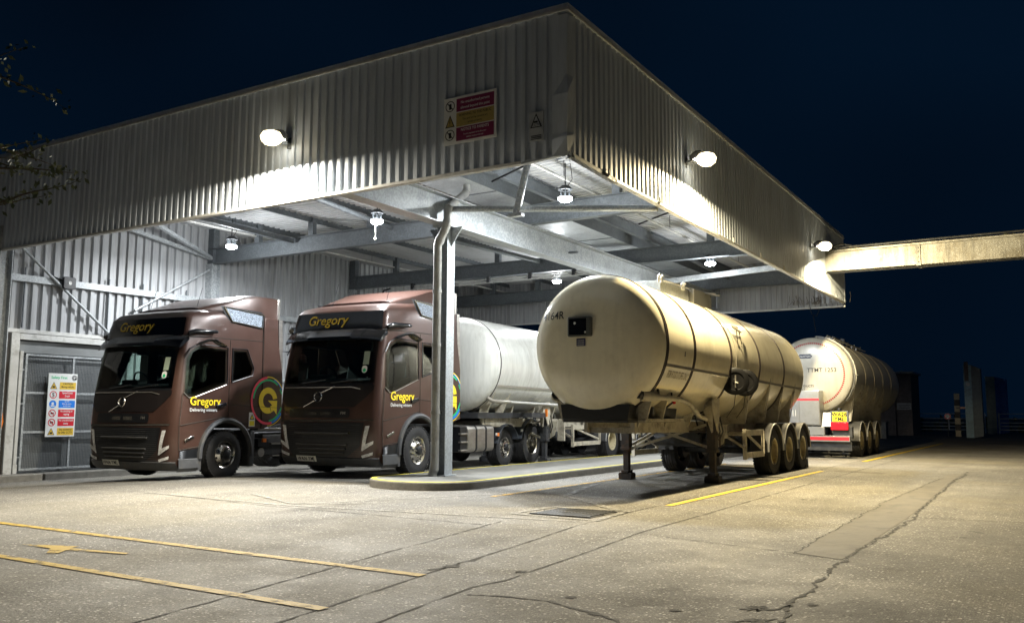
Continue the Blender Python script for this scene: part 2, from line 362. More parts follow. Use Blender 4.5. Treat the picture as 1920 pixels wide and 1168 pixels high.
lineO = worn('line_orange_worn', (.55, .33, .04), (.48, .60))
lineW = worn('line_white_worn', (.30, .29, .26), (.44, .60))
crackM = mat('crack_dark', (.040, .037, .031), .95, 0, .4, 9, bump=.5)
patchM = mat('patch_smooth', (.125, .115, .095), .8, 0, .22, 3, bump=.3, bscale=18, dirt=(.06, .056, .05), dscale=2.5)

def grid_sheet(name, x0, x1, y0, y1, nx, ny, mt, dz=0, **k):
    xs = [x0+(x1-x0)*i/nx for i in range(nx+1)]; ys = [y0+(y1-y0)*i/ny for i in range(ny+1)]
    mb = MB(); vs = [(x, y, gz(x, y)+dz) for y in ys for x in xs]
    fs = [(j*(nx+1)+i, j*(nx+1)+i+1, (j+1)*(nx+1)+i+1, (j+1)*(nx+1)+i) for j in range(ny) for i in range(nx)]
    mb.add(vs, fs, mt); return mb.build(name, **k)
mb = MB()
xs = [-400, -150, -60, -30]+[-25+.5*i for i in range(35)]+[-7, -4, 0, 10, 40, 150, 400]; ys = [-60, -10, 0, 10, 20, 30, 60, 120, 300, 900]
mb.add([(x, y, gz(x, y)) for y in ys for x in xs], [(j*len(xs)+i, j*len(xs)+i+1, (j+1)*len(xs)+i+1, (j+1)*len(xs)+i) for j in range(len(ys)-1) for i in range(len(xs)-1)], GM)
mb.build('ground', kind='structure')

def strip(mb, pts, w, mt, dz=.004, jag=0, sub=.12, wj=0):
    P = []
    for a, b in zip(pts[:-1], pts[1:]):
        a = Vector((*a, 0)); b = Vector((*b, 0)); n = max(1, int((b-a).length/sub))
        P += [a.lerp(b, i/n) for i in range(n)]
    P.append(Vector((*pts[-1], 0))); L = []
    off = 0
    for i, p in enumerate(P):
        d = (P[min(i+1, len(P)-1)]-P[max(i-1, 0)]).normalized(); q = Vector((-d.y, d.x, 0))
        off = off*.8+random.uniform(-jag, jag); ww = w/2*(1+random.uniform(-wj, wj*1.6))
        c = p+q*off
        for s in (-1, 1):
            e = c+q*ww*s; L.append((e.x, e.y, gz(e.x, e.y)+dz))
    mb.add(L, [(2*i, 2*i+1, 2*i+3, 2*i+2) for i in range(len(P)-1)], mt)
def sheet_struct(name, pts, w, mt, **k):
    mb = MB(); strip(mb, pts, w, mt, **k); return mb.build(name, kind='structure', smooth=0)
# slab joints and cracks
J = [[(-4.98, 2), (-5.08, 3.74), (-5.21, 4.6), (-5.45, 6.0), (-5.98, 9.52)],
     [(-4.2, 2.4), (-4.31, 4.23), (-4.37, 4.66), (-4.56, 6.06), (-4.74, 7.74), (-4.99, 9.55), (-5.07, 11.37), (-5.08, 24), (-4.9, 42)],
     [(-3.6, 2.5), (-3.79, 4.56), (-3.93, 5.84), (-3.86, 6.25), (-3.96, 7.8), (-4.1, 9.4), (-4.12, 12.01), (-4.19, 17.21), (-4.2, 30)],
     [(-4.1, 9.4), (-2.24, 8.93), (-1.74, 8.77)],
     [(-14.68, 9.47), (-13.17, 9.61), (-9.89, 9.21), (-6, 9.1)],
     [(-1.7, 12.9), (3.5, 13.4), (9, 13.6)], [(-1.7, 21), (4, 21.8)]]
for j in J: sheet_struct('slab_joint', j, .013, crackM, jag=.006, wj=.9, sub=.08)
C = [[(-1.55, 2.2), (-1.60, 4.6), (-1.63, 5.92), (-1.7, 7.04), (-1.75, 8.42), (-1.73, 9.76), (-1.7, 12.88), (-1.87, 19.94), (-1.88, 24)],
     [(-3.8, 5.6), (-3.44, 5.63), (-3.05, 5.61), (-2.74, 5.51), (-2.48, 5.37), (-2.1, 5.2)],
     [(-4.66, 6.25), (-4.63, 6.45), (-4.60, 6.85), (-4.66, 7.0)],
     [(-2.24, 8.93), (-2.36, 15.01), (-2.18, 21.16)],
     [(-1.95, 6.2), (-1.8, 6.25), (-1.66, 6.5)], [(-2.0, 5.75), (-1.78, 5.9), (-1.64, 6.05)]]
for c, wd in zip(C, (.022, .018, .025, .012, .02, .02)): sheet_struct('surface_crack', c, wd, crackM, jag=.024, wj=1.0, sub=.05)
for (cx, cy, r) in ((-4.62, 6.5, .09), (-2.7, 5.5, .06), (-1.85, 6.28, .10), (-1.72, 5.9, .09), (-3.1, 5.9, .05), (-3.95, 6.6, .06), (-1.55, 6.6, .05), (-2.3, 5.9, .05), (-3.5, 14.6, .05)):
    pts = [(cx+r*random.uniform(.25, 1.25)*math.cos(a), cy+r*1.1*random.uniform(.25, 1.25)*math.sin(a)) for a in [2*math.pi*i/26 for i in range(26)]]
    b_ = MB(); b_.add([(x, y, gz(x, y)+.0045) for x, y in pts]+[(cx, cy, .0045)], [(i, (i+1) % 26, 26) for i in range(26)], crackM); b_.build('broken_edge', kind='structure', smooth=0)
mb = MB(); vs, fs = poly2d([(-2.24, 8.93), (-1.78, 8.8), (-1.76, 10), (-1.74, 12.9), (-1.9, 19.9), (-1.92, 22.8), (-2.2, 22.6), (-2.20, 21.16), (-2.38, 15)], 1)
mb.add([(x, y, .003) for x, y in vs], fs, patchM); mb.build('concrete_patch', kind='structure', smooth=0)
mb = MB(); vs, fs = poly2d([(-4.65, 22.4), (-3.5, 22.0), (-3.45, 22.5), (-4.6, 22.9)], 1); mb.add([(x, y, .003) for x, y in vs], fs, patchM); mb.build('concrete_patch', kind='structure', smooth=0)
# painted lines
sheet_struct('yellow_line', [(-13.5, 6.03), (-4.53, 6.0)], .11, lineY, dz=.008)
sheet_struct('yellow_line', [(-12.5, 4.70), (-4.33, 4.63)], .10, lineY, dz=.008)
sheet_struct('yellow_line', [(-4.93, 12.45), (-4.88, 22.2)], .12, lineYb, dz=.008)
sheet_struct('yellow_line', [(-4.86, 27.5), (-4.8, 48)], .14, lineYb, dz=.008)
sheet_struct('yellow_line', [(-7.84, 12.2), (-7.8, 24)], .10, lineO, dz=.008)
sheet_struct('white_line', [(-13, 9.55), (-9.64, 9.38), (-6.19, 9.86), (-5.18, 9.99)], .07, lineW, dz=.008)
sheet_struct('white_line', [(-9.68, 9.53), (-9.02, 10.67), (-8.35, 11.99), (-7.79, 13.08), (-7.69, 15.8)], .07, lineW, dz=.008)
sheet_struct('white_line', [(-7.69, 15.86), (-6.92, 12.97), (-5.05, 11.23)], .12, lineW, dz=.012)
sheet_struct('white_line', [(-11.4, 10.4), (-9.7, 9.6), (-8.6, 10.4)], .08, lineW, dz=.012)
sheet_struct('white_line', [(-6.3, 10.3), (-6.25, 11.35), (-5.1, 11.45), (-5.0, 10.2), (-6.3, 10.3)], .08, lineW, dz=.012)
mb = MB()
for poly in ([(-8.95, 5.18), (-8.35, 5.42), (-8.3, 5.3), (-7.55, 5.42), (-7.52, 5.36), (-8.22, 5.2), (-8.1, 5.05), (-8.2, 4.99), (-8.45, 5.18)],):
    vs, fs = poly2d(poly); mb.add([(x, y, .0085) for x, y in vs], fs, lineY)
mb.build('painted_arrow', kind='structure', smooth=0)
# drain grating set in the yard
d = thing('drain_cover', 'square iron drain grating set in the yard in front of the canopy corner', 'drain cover', (-5.65, 10.82, 0))
mb = MB(); mb.box(-.46, .46, -.42, .42, .001, .006, crackM); mb.build('pit', d)
mb = MB()
for i in range(17): mb.box(-.42+.05*i, -.395+.05*i, -.38, .38, .007, .016, chassisM)
for y in (-.40, -.01, .38): mb.box(-.45, .45, y, y+.03, .007, .018, chassisM)
mb.build('grating', d)
# kerbed island
mb = MB()
poly = []
x0, x1, y0, y1, r = -11.1, -8.85, 12.35, 46, 1.0
for i in range(13):
    t = R_(180+180*i/12); poly.append(((x0+x1)/2+(x1-x0)/2*math.cos(t), y0+.95+.95*math.sin(t)))
poly += [(x1, y1), (x0, y1)]
mb.prism(poly, -.1, .14, concK, 'xy')
mb.build('island', kind='structure', bevel=.02)
def inset(d):
    q = []
    for i in range(13):
        t = R_(180+180*i/12); q.append(((x0+x1)/2+((x1-x0)/2-d)*math.cos(t), y0+.95+(.95-d)*math.sin(t)))
    return [(x0+d, y1)]+q+[(x1-d, y1)]
mb = MB(); A = inset(.03); B = inset(.11)
vs = [(*p, .1445) for p in A]+[(*p, .1445) for p in B]; n = len(A)
mb.add(vs, [(i, i+1, n+i+1, n+i) for i in range(n-1)], worn('kerb_yellow', (.78, .66, .03), (.60, .72)))
mb.build('kerb_line', kind='structure', smooth=0)
mb = MB(); vs, fs = poly2d([(p[0], p[1]) for p in inset(.12)], 2); mb.add([(x, y, .1425) for x, y in vs], fs, mat('island_top', (.15, .146, .13), .85, 0, .25, 2.5, bump=.3, bscale=25, dirt=(.11, .105, .09), dscale=1.2)); mb.build('island_surface', kind='structure', smooth=0)
for i, (a, b) in enumerate(((9.4, 12.15), (12.2, 14.6), (14.65, 17), (17.05, 20), (20.05, 24))):
    mb = MB(); mb.box(-20.75, -20.3, a, b, -.4, -.11, concK); mb.build('kerb', kind='structure', bevel=.02)
# leaf litter and grit
mb = MB(); rg = random.Random(3)
for i in range(260):
    if i < 120: x = -8.85+abs(rg.gauss(0, .12))+.02; y = rg.uniform(12.9, 22)
    else: x = rg.uniform(-9, 3); y = rg.uniform(3.2, 14)
    s = rg.uniform(.006, .02) if i < 120 else rg.uniform(.003, .009); a = rg.uniform(0, 6.28)
    mb.add([(x+s*math.cos(a+k*2.1), y+s*math.sin(a+k*2.1), gz(x, y)+.006+rg.uniform(0, .5)*s) for k in range(3)]+[(x, y, gz(x, y)+s)], [(0, 1, 2), (0, 1, 3), (1, 2, 3), (2, 0, 3)], barkM)
mb.build('leaf_litter', kind='stuff', smooth=0, label='dry leaf litter and grit scattered along the kerb and yard', cat='litter')

# ------------------------------------------------------------ canopy
XF, YF, ZB, ZT, YB, XW = -5.83, 11.0, 5.06, 7.22, 30.6, -20.9
can = thing('loading_canopy', 'big steel canopy with ribbed grey fascia sheltering the lorries and tankers', 'canopy', (0, 0, 0))
def ribbed(mb, a, b, z0, z1, out, mt, pitch=.183, dep=.032, zf=None):
    # vertical-rib sheet from a to b (plan), outward normal out
    a = Vector((*a, 0)); b = Vector((*b, 0)); d = (b-a); L = d.length; d.normalize(); o = Vector((*out, 0)); prof = []
    k = 0
    while k*pitch < L:
        s = k*pitch
        for t, q in ((0, 0), (.10, 1), (.50, 1), (.60, 0)):
            if s+t*pitch <= L: prof.append((s+t*pitch, q*dep))
        k += 1
    prof.append((L, 0)); vs = []
    for s, q in prof:
        p = a+d*s+o*q
        vs += [(p.x, p.y, z0), (p.x, p.y, z1 if zf is None else zf(s))]
    mb.add(vs, [(2*i, 2*i+1, 2*i+3, 2*i+2) for i in range(len(prof)-1)], mt); return mb
mb = MB(); ribbed(mb, (XF-.12, YF), (-27, YF), ZB, ZT, (0, -1), clad)
mb.build('front_fascia', can, smooth=0)
mb = MB(); ribbed(mb, (XF, YF+.12), (XF, YB), ZB, ZT, (1, 0), clad); mb.build('side_fascia', can, smooth=0)
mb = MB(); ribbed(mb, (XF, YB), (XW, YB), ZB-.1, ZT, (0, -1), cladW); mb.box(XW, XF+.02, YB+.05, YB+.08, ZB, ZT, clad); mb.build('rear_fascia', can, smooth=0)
mb = MB(); mb.box(XF-.9, XF+.045, YB-.02, YB+.1, ZB, ZT-.02, clad); mb.build('corner_flashing', can)
# near corner flashing, folded and dented
mb = MB()
zs = [ZB-.02, ZB+.25, ZB+.33, ZB+.9, ZB+1.2, ZT-.05]; off = [(.02, .1), (.00, -.15), (.03, .05), (-.03, -.2), (.04, .1), (0, 0)]
vs = []
for z, (dx, dy) in zip(zs, off):
    vs += [(XF-.22, YF-.037, z), (XF+.038-dx*.7, YF-.037+dy*.2-.0, z), (XF+.038, YF+.16, z)]
mb.add(vs, [(3*i+k, 3*i+k+1, 3*i+k+4, 3*i+k+3) for i in range(5) for k in (0, 1)], clad); mb.build('dented_corner_flashing', can, smooth=0, label='bent and torn corner flashing')
# coping and bottom trims
mb = MB()
mb.box(-27, XF+.06, YF-.07, YF+.10, ZT, ZT+.10, clad); mb.box(XF-.10, XF+.062, YF+.1, YB+.1, ZT, ZT+.10, clad)
mb.box(-27, XF+.07, YF-.085, YF-.07, ZT-.02, ZT+.03, trimW); mb.box(XF+.062, XF+.075, YF-.07, YB+.1, ZT-.02, ZT+.03, trimW)
mb.build('coping', can, bevel=.006)
mb = MB()
mb.box(-27, XF-.75, YF-.05, YF+.05, ZB-.05, ZB, trimW); mb.bar((XF-.75, YF, ZB-.03), (XF-.02, YF+.04, ZB+.03), .08, .05, clad)
mb.bar((XF, YF+.1, ZB+.01), (XF, YF+1.6, ZB-.03), .09, .07, galvD); mb.box(XF-.05, XF+.05, YF+1.6, YB+.02, ZB-.05, ZB, trimW)
mb.box(XW, XF+.05, YB-.06, YB+.04, ZB-.16, ZB-.10, trimW)
for k in range(9):
    y = YF+1.3+k*2.1; mb.tube([(XF+.02, y, ZB-.05), (XF+.06, y, ZB), (XF+.05, y, ZB+.09)], .018, trimW, 6)
mb.build('bottom_trim', can, bevel=.004)
rg = random.Random(5); mb = MB()
for k in range(26):
    p = Vector((XF-.05+rg.uniform(-.12, .05), YF+.06+rg.uniform(-.05, .1), ZB-.01+rg.uniform(-.03, .08)))
    a = rg.uniform(0, 6.28); s = rg.uniform(.03, .09)
    mb.add([p, p+Vector((s*math.cos(a), .02, s*math.sin(a))), p+Vector((s*math.cos(a+.7), -.03, s*math.sin(a+.7)))], [(0, 1, 2)], clad)
mb.build('torn_edge', can, smooth=0)
# hanging weeds / cable at far corner
mb = MB()
for k in range(40):
    p = Vector((-6.7+rg.gauss(0, .5), YB-.1, ZB-.02)); q = p+Vector((rg.uniform(-.12, .12), rg.uniform(-.05, .05), rg.uniform(.02, .35)))
    mb.tube([p, (p+q)/2+Vector((.03, 0, .02)), q], .006, barkM, 4)
mb.tube([(-6.9, YB-.1, ZB-.12), (-6.85, YB-.1, ZB-.35), (-6.70, YB-.1, ZB-.42), (-6.6, YB-.1, ZB-.2)], .012, black, 5)
mb.tube([(-6.8, YB-.1, ZB-.38), (-6.78, YB-.1, ZB-.62), (-6.74, YB-.1, ZB-.95)], .012, black, 5)
mb.build('hanging_cable', can)
# left wall
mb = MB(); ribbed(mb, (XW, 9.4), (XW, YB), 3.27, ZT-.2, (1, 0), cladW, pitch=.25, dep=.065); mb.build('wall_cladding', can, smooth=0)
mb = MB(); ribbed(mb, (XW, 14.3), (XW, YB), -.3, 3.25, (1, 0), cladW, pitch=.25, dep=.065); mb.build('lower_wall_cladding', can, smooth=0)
mb = MB(); mb.box(XW, XW+.12, 9.4, 14.3, 3.18, 3.27, trimW); mb.build('wall_trim', can)
# rails on the wall
mb = MB(); mb.bar((XW+.12, 9.4, 4.46), (XW+.12, 17.0, 4.52), .10, .16, galv); mb.bar((XW+.12, 17.3, 4.3), (XW+.12, YB, 4.3), .10, .16, galv); mb.bar((XW+.12, 17.3, 2.35), (XW+.12, YB, 2.35), .10, .14, galv); mb.build('wall_rail', can)
for y0_, z0_, y1_, z1_, r in ((11.3, 5.35, 13.95, 3.28, .035), (17.1, 5.5, 14.6, 4.0, .035)):
    mb = MB(); mb.tube([(XW+.22, y0_, z0_), (XW+.22, y1_, z1_)], r, galv); mb.build('wall_brace', can)
for y in (11.7, 13.9, 14.9, 16.3):
    mb = MB(); mb.tube([(XW+.1, y, 3.3), (XW+.1, y, 4.75)], .022, galvD, 6); mb.build('wall_conduit', can)
# columns
def col_ibeam(name, x, y, z0, z1, s=.3, mt=galv):
    mb = MB()
    mb.box(x-s/2, x+s/2, y-s/2, y-s/2+.02, z0, z1, mt); mb.box(x-s/2, x+s/2, y+s/2-.02, y+s/2, z0, z1, mt); mb.box(x-.008, x+.008, y-s/2+.021, y+s/2-.021, z0, z1, mt)
    mb.box(x-s/2-.06, x+s/2+.06, y-s/2-.06, y+s/2+.06, z0, z0+.025, mt)
    return mb.build(name, can, smooth=0)
XC, YC = -10.16, 14.05
mb = MB(); s = .25
mb.box(XC-s/2, XC-s/2+.02, YC-s/2, YC+s/2, .166, 4.995, galvL); mb.box(XC+s/2-.02, XC+s/2, YC-s/2, YC+s/2, .166, 4.995, galvL); mb.box(XC-s/2+.021, XC+s/2-.021, YC-.008, YC+.008, .166, 4.995, galvL)
mb.box(XC-.18, XC+.18, YC-.18, YC+.18, .142, .165, galvL); mb.box(XC-.20, XC+.20, YC-.20, YC+.20, 4.996, 5.03, galv)
mb.prism([(XC+.126, 4.99), (XC+.126, 4.6), (XC+.40, 4.99)], YC-.012, YC+.012, galv); mb.prism([(XC-.126, 4.99), (XC-.126, 4.6), (XC-.40, 4.99)], YC-.012, YC+.012, galvD)
mb.build('column', can, smooth=0, label='front galvanised column standing on the island')
col_ibeam('column', XC, 25.9, .14, 5.02)
for y in (YF+.1, 17.1, 23.2, 29.3): col_ibeam('column', XW+.2, y, -.28, 5.6, .3, galv)
for y in (17.1, 23.2, 29.3):
    mb = MB(); mb.box(XW+.06, XW+.3, y-.1, y+.1, 5.6, 6.9, galvD); mb.build('column_head', can, smooth=0)
# main beam lengthways
mb = MB(); mb.ibeam((XC, YF+.05, 5.32), (XC, YB-.1, 5.32), .30, .58, galv)
mb.box(XC+.02, XC+.25, 19.2, 19.3, 5.3, 5.34, galvD)
mb.build('main_beam', can, smooth=0)
for y in (17.1, 23.2, 29.3):
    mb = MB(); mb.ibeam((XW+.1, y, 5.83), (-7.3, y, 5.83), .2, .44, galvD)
    mb.prism([(-7.3, 5.61), (-7.3, 6.05), (XF-.1, 5.84), (XF-.1, 5.61)], y-.01, y+.01, galvD); mb.bar((-7.3, y, 5.60), (XF-.06, y, 5.60), .2, .018, galvD); mb.bar((-7.3, y, 6.06), (XF-.06, y, 5.85), .2, .018, galvD)
    mb.build('cross_beam', can, smooth=0)
# stub posts on cross beams, carrying the purlins
PUR = [-18.85, -16.8, -14.75, -7.84, -6.4]
def roofz(x): return 6.62+.05*(x+10.2) if x > -10.2 else 6.52-.02*(x+11.4)
for y in (17.1, 23.2, 29.3):
    for x in PUR:
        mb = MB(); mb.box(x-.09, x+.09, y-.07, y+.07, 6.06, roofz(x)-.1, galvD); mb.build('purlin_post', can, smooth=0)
for x in PUR:
    zz = roofz(x)-.12; mb = MB()
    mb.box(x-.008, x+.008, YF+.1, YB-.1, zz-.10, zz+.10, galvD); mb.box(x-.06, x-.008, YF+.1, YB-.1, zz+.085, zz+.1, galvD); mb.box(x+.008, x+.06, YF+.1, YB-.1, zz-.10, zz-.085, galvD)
    mb.build('purlin', can, smooth=0)
# tube struts between frames (eaves beams and bracing)
for pts, r in (([(-13.6, YF+.2, 6.2), (-14.0, 17.0, 5.95)], .06), ([(-17.9, YF+.3, 6.2), (-17.4, 17.0, 5.95)], .07), ([(-14.6, 17.2, 6.2), (-13.2, 23.1, 5.95)], .07), ([(-9.1, 23.3, 6.0), (-9.3, 29.2, 5.95)], .06)):
    mb = MB(); mb.tube([(p[0], p[1], p[2]) for p in pts], r, galvD, 12); mb.build('tie_tube', can)
mb = MB(); mb.bar((-20.7, 17.1, 5.75), (-19.55, 14.3, 6.15), .09, .09, galv); mb.bar((-20.7, 17.1, 5.75), (-20.3, 12.0, 6.35), .12, .10, galv); mb.build('knee_brace', can)
mb = MB(); mb.tube([(XC+.1, 13.9, 5.34), (XF-.05, 14.55, 4.99)], .06, galv, 12); mb.build('horizontal_tube', can)
mb = MB(); mb.bar((-9.9, 24.6, 5.25), (XF-.1, 25.2, 5.55), .1, .16, galv); mb.build('diagonal_tube', can)
mb = MB(); mb.tube([(-8.1, 13.9, 6.35), (-8.45, 13.9, 5.05)], .065, galv, 12); mb.box(-8.6, -8.3, 13.84, 13.96, 5.0, 5.06, galv); mb.build('corner_strut', can)
for a_, b_2 in (((-9.7, 15.0, 6.1), (-6.1, 14.2, 6.72)), ((-9.1, 21.2, 6.3), (-6.2, 20.2, 6.7)), ((-8.6, 26.6, 6.3), (-6.1, 26.0, 6.7))):
    mb = MB(); mb.tube([a_, b_2], .022, black, 6); mb.build('tie_rod', can)
mb = MB(); mb.tube([(-17.1, 14.2, 6.2), (-12.6, 13.3, 6.35), (-10.6, 13.2, 6.25)], .045, galvD, 8); mb.build('roof_conduit', can)
# roof sheets: ribs run across the canopy
def roofsheet(x0, x1, name):
    mb = MB(); pitch = .2; y = YF+.06; prof = []
    while y < YB-.06:
        for t, q in ((0, 0), (.08, -.085), (.45, -.085), (.53, 0)):
            prof.append((min(y+t*pitch, YB-.06), q))
        y += pitch
    vs = []
    for yy, q in prof: vs += [(x0, yy, roofz(x0)+q), (x1, yy, roofz(x1)+q)]
    mb.add(vs, [(2*i, 2*i+1, 2*i+3, 2*i+2) for i in range(len(prof)-1)], roofW)
    mb.add([(x0, YF, roofz(x0)+.06), (x1, YF, roofz(x1)+.06), (x1, YB, roofz(x1)+.06), (x0, YB, roofz(x0)+.06)], [(0, 1, 2, 3)], clad)
    return mb.build(name, can, smooth=0)
roofsheet(-10.15, XF-.04, 'roof_sheet'); roofsheet(XW+.02, -11.4, 'roof_sheet')
mb = MB(); GZ = 6.2
mb.box(-11.3, -10.25, YF+.1, YB-.1, GZ, GZ+.02, galv); mb.box(-11.32, -11.3, YF+.1, YB-.1, GZ, 6.5, galvD); mb.box(-10.25, -10.23, YF+.1, YB-.1, GZ, 6.58, galvD)
mb.box(-11.42, -11.3, YF+.1, YB-.1, 6.48, 6.5, galvD); mb.box(-10.25, -10.1, YF+.1, YB-.1, 6.56, 6.58, galvD)
for y in range(13, 30, 3): mb.box(-11.29, -10.26, y, y+.05, GZ-.012, GZ, galvD)
mb.build('valley_gutter', can, smooth=0)
mb = MB(); mb.ibeam((-9.6, YF+.1, 6.35), (-9.6, YB-.1, 6.35), .12, .28, galvD); mb.ibeam((-12.2, YF+.1, 6.3), (-12.2, YB-.1, 6.3), .12, .28, galvD); mb.build('gutter_beam', can, smooth=0)
# cable trays with the lamps below
for x in (-8.55, -13.6, -18.9):
    mb = MB(); z = 6.22; mb.box(x-.04, x+.04, 12.6 if x > -10 else YF+.1, YB-.2, z, z+.006, trimW); mb.box(x-.04, x-.034, 12.6 if x > -10 else YF+.1, YB-.2, z, z+.04, trimW); mb.box(x+.034, x+.04, 12.6 if x > -10 else YF+.1, YB-.2, z, z+.04, trimW)
    for y in range(13, 30, 3): mb.tube([(x, y, z+.02), (x, y, roofz(x))], .008, black, 5)
    mb.build('cable_tray', can, smooth=0)
mb = MB()
for k, dz in ((0, 0), (1, -.07), (2, -.12)): mb.tube([(-18.9, 23.0-.04*k, 5.5+dz), (-10.4, 23.0-.04*k, 5.52+dz)], .022 if k == 0 else .014, trimW, 6)
mb.tube([(-18.9, 23.0, 5.5), (-19.2, 23, 5.45), (-19.35, 23, 5.2), (-19.35, 23, 4.9)], .03, black, 6)
for k in range(6): mb.box(-18+k*1.5, -17.9+k*1.5, 22.92, 23.05, 5.40, 5.6, black)
mb.build('conduit_run', can)
# downpipe at the column
dp = [(-10.23, 13.78, .145), (-10.20, 13.83, .30), (-10.20, 13.83, 4.62), (-10.16, 13.83, 4.70), (-9.99, 13.80, 4.95), (-9.95, 13.80, 5.03), (-9.95, 13.80, 5.28), (-9.97, 13.86, 5.36), (-10.50, 15.20, 5.99), (-10.53, 15.27, 6.05), (-10.53, 15.27, 6.20)]
mb = MB(); mb.tube(dp, .083, mat('downpipe_grey', (.30, .30, .285), .45, 0, .12, 5, dirt=(.16, .15, .13), dscale=4), 14)
for i in (1, 3, 5, 7, 9): mb.tube([Vector(dp[i])-(Vector(dp[i])-Vector(dp[i-1])).normalized()*.05, Vector(dp[i])+(Vector(dp[min(i+1, 10)])-Vector(dp[i])).normalized()*.05], .093, M['downpipe_grey'], 14)
for z in (1.35, 2.65, 3.7): mb.tube([(-10.20, 13.83, z-.03), (-10.20, 13.83, z+.03)], .094, M['downpipe_grey'], 14); mb.box(-10.20, -10.1, 13.88, 13.91, z-.02, z+.02, galvD)
mb.build('downpipe', can)

# ------------------------------------------------------------ plant room and gate in the left wall
room = thing('plant_room', 'dark grey room behind a steel mesh gate under the ribbed left wall', 'room', (XW, 11.6, -.2))
lx = lambda *a: a
mb = MB(); o = Vector((XW, 11.6, -.2))
def rb(mb, x0, x1, y0, y1, z0, z1, mt): return mb.box(x0-o.x, x1-o.x, y0-o.y, y1-o.y, z0-o.z, z1-o.z, mt)
mb = MB(); rb(mb, XW-1.6, XW-1.55, 9.0, 14.3, -.2, 3.17, greyD); rb(mb, XW-1.55, XW, 9.0, 9.05, -.2, 3.17, greyD); rb(mb, XW-1.55, XW, 14.25, 14.3, -.2, 3.17, greyD); rb(mb, XW-1.55, XW, 9.05, 14.25, 3.12, 3.17, greyD)
rb(mb, XW-.02, XW+.02, 11.72, 14.3, 2.72, 3.0, greyD)
rb(mb, XW-.12, XW-.08, 11.9, 14.3, -.15, 2.7, greyD)
mb.build('room_wall', room, smooth=0)
mb = MB(); rb(mb, XW, XW+.10, 9.2, 11.45, -.2, 3.17, darkP)
for z in (.1, .7, 1.3, 1.9, 2.5): mb.tube([(XW+.10-o.x, 11.33-o.y, z-o.z), (XW+.106-o.x, 11.33-o.y, z-o.z)], .012, alu, 8)
mb.build('side_panel', room, smooth=0)
mb = MB()
mb.add([Vector(p)-o for p in [(XW+.105, 11.20, 1.2), (XW+.105, 11.36, 1.45), (XW+.105, 11.42, 1.1), (XW+.105, 11.36, .8), (XW+.105, 11.2, .6)]], [(0, 1, 2, 3, 4)], orangeL)
mb.add([Vector(p)-o for p in [(XW+.108, 11.18, 1.18), (XW+.108, 11.33, 1.38), (XW+.108, 11.385, 1.1), (XW+.108, 11.33, .86), (XW+.108, 11.18, .65)]], [(0, 1, 2, 3, 4)], darkP)
mb.build('orange_emblem', room, smooth=0)
mb = MB(); rb(mb, XW, XW+.14, 11.46, 11.66, -.2, 3.17, trimW); rb(mb, XW, XW+.138, 11.66, 14.3, 3.02, 3.165, trimW); rb(mb, XW+.02, XW+.12, 11.70, 11.78, .1, 2.75, trimW); rb(mb, XW+.02, XW+.12, 11.70, 11.8, -.2, .1, trimW)
mb.build('door_frame', room, bevel=.008)
gate = thing('mesh_gate', 'grey steel mesh gate in the doorway left of the first lorry', 'gate', (XW+.06, 11.85, -.1))
def gb(mb, y0, y1, z0, z1, mt, d=.02): return mb.box(-d, d, y0-11.85, y1-11.85, z0+.1, z1+.1, mt)
mb = MB()
for y in (11.86, 13.05, 14.2): gb(mb, y, y+.05, -.05, 2.7, galv)
for z in (-.05, .82, 1.75, 2.65): gb(mb, 11.86, 14.25, z, z+.05, galv, .018)
for z in (.25, 1.5, 2.3): gb(mb, 11.74, 11.86, z, z+.03, galv, .015)
mb.build('gate_frame', gate)
mb = MB(); y = 11.9
while y < 14.2: gb(mb, y, y+.006, 0, 2.65, galvD, .003); y += .04
z = 0
while z < 2.65: gb(mb, 11.91, 14.2, z, z+.006, galvD, .0025); z += .04
mb.build('gate_mesh', gate, smooth=0)
# safety sign hanging on the gate
sg = thing('safety_sign', 'white safety first board with coloured rows on the mesh gate', 'sign', (XW+.12, 12.42, .73))
mp = lambda u, v: (.012, u, v)      # u along +Y, v up
W_, H_ = .74, 1.53
mb = MB(); mb.box(-.008, .010, 0, W_, 0, H_, whiteT); mb.build('board', sg)
mb = MB(); m2 = lambda u, v: (.0125, u, v); m3 = lambda u, v: (.0145, u, v); m4 = lambda u, v: (.0165, u, v)
put_text(mb, 'Safety First', .27, 1.40, m2, greenT, size=.092, bold=.02)
arcp(mb, .66, 1.43, .055, .068, 0, 360, m2, blackT, sx=1); arcp(mb, .66, 1.43, .026, .046, 30, 330, m2, blackT); mb.add([m2(.66, 1.43), m2(.71, 1.43), m2(.71, 1.385), m2(.68, 1.40)], [(0, 1, 2, 3)], blackT)
rows = [(signY, 'CAUTION\nMoving vehicles', blackT, 'tri'), (redT, 'Speed Limit\n5mph', whiteT, '5'), (blueT, 'All PPE\nMust be worn\non this site', whiteT, 'blue'), (redT, 'No smoking or\nvaping', whiteT, 'no'), (redT, 'No unauthorised\nentry', whiteT, 'no2'), (signY, 'Site monitored\nby 24hr CCTV', blackT, 'tri')]
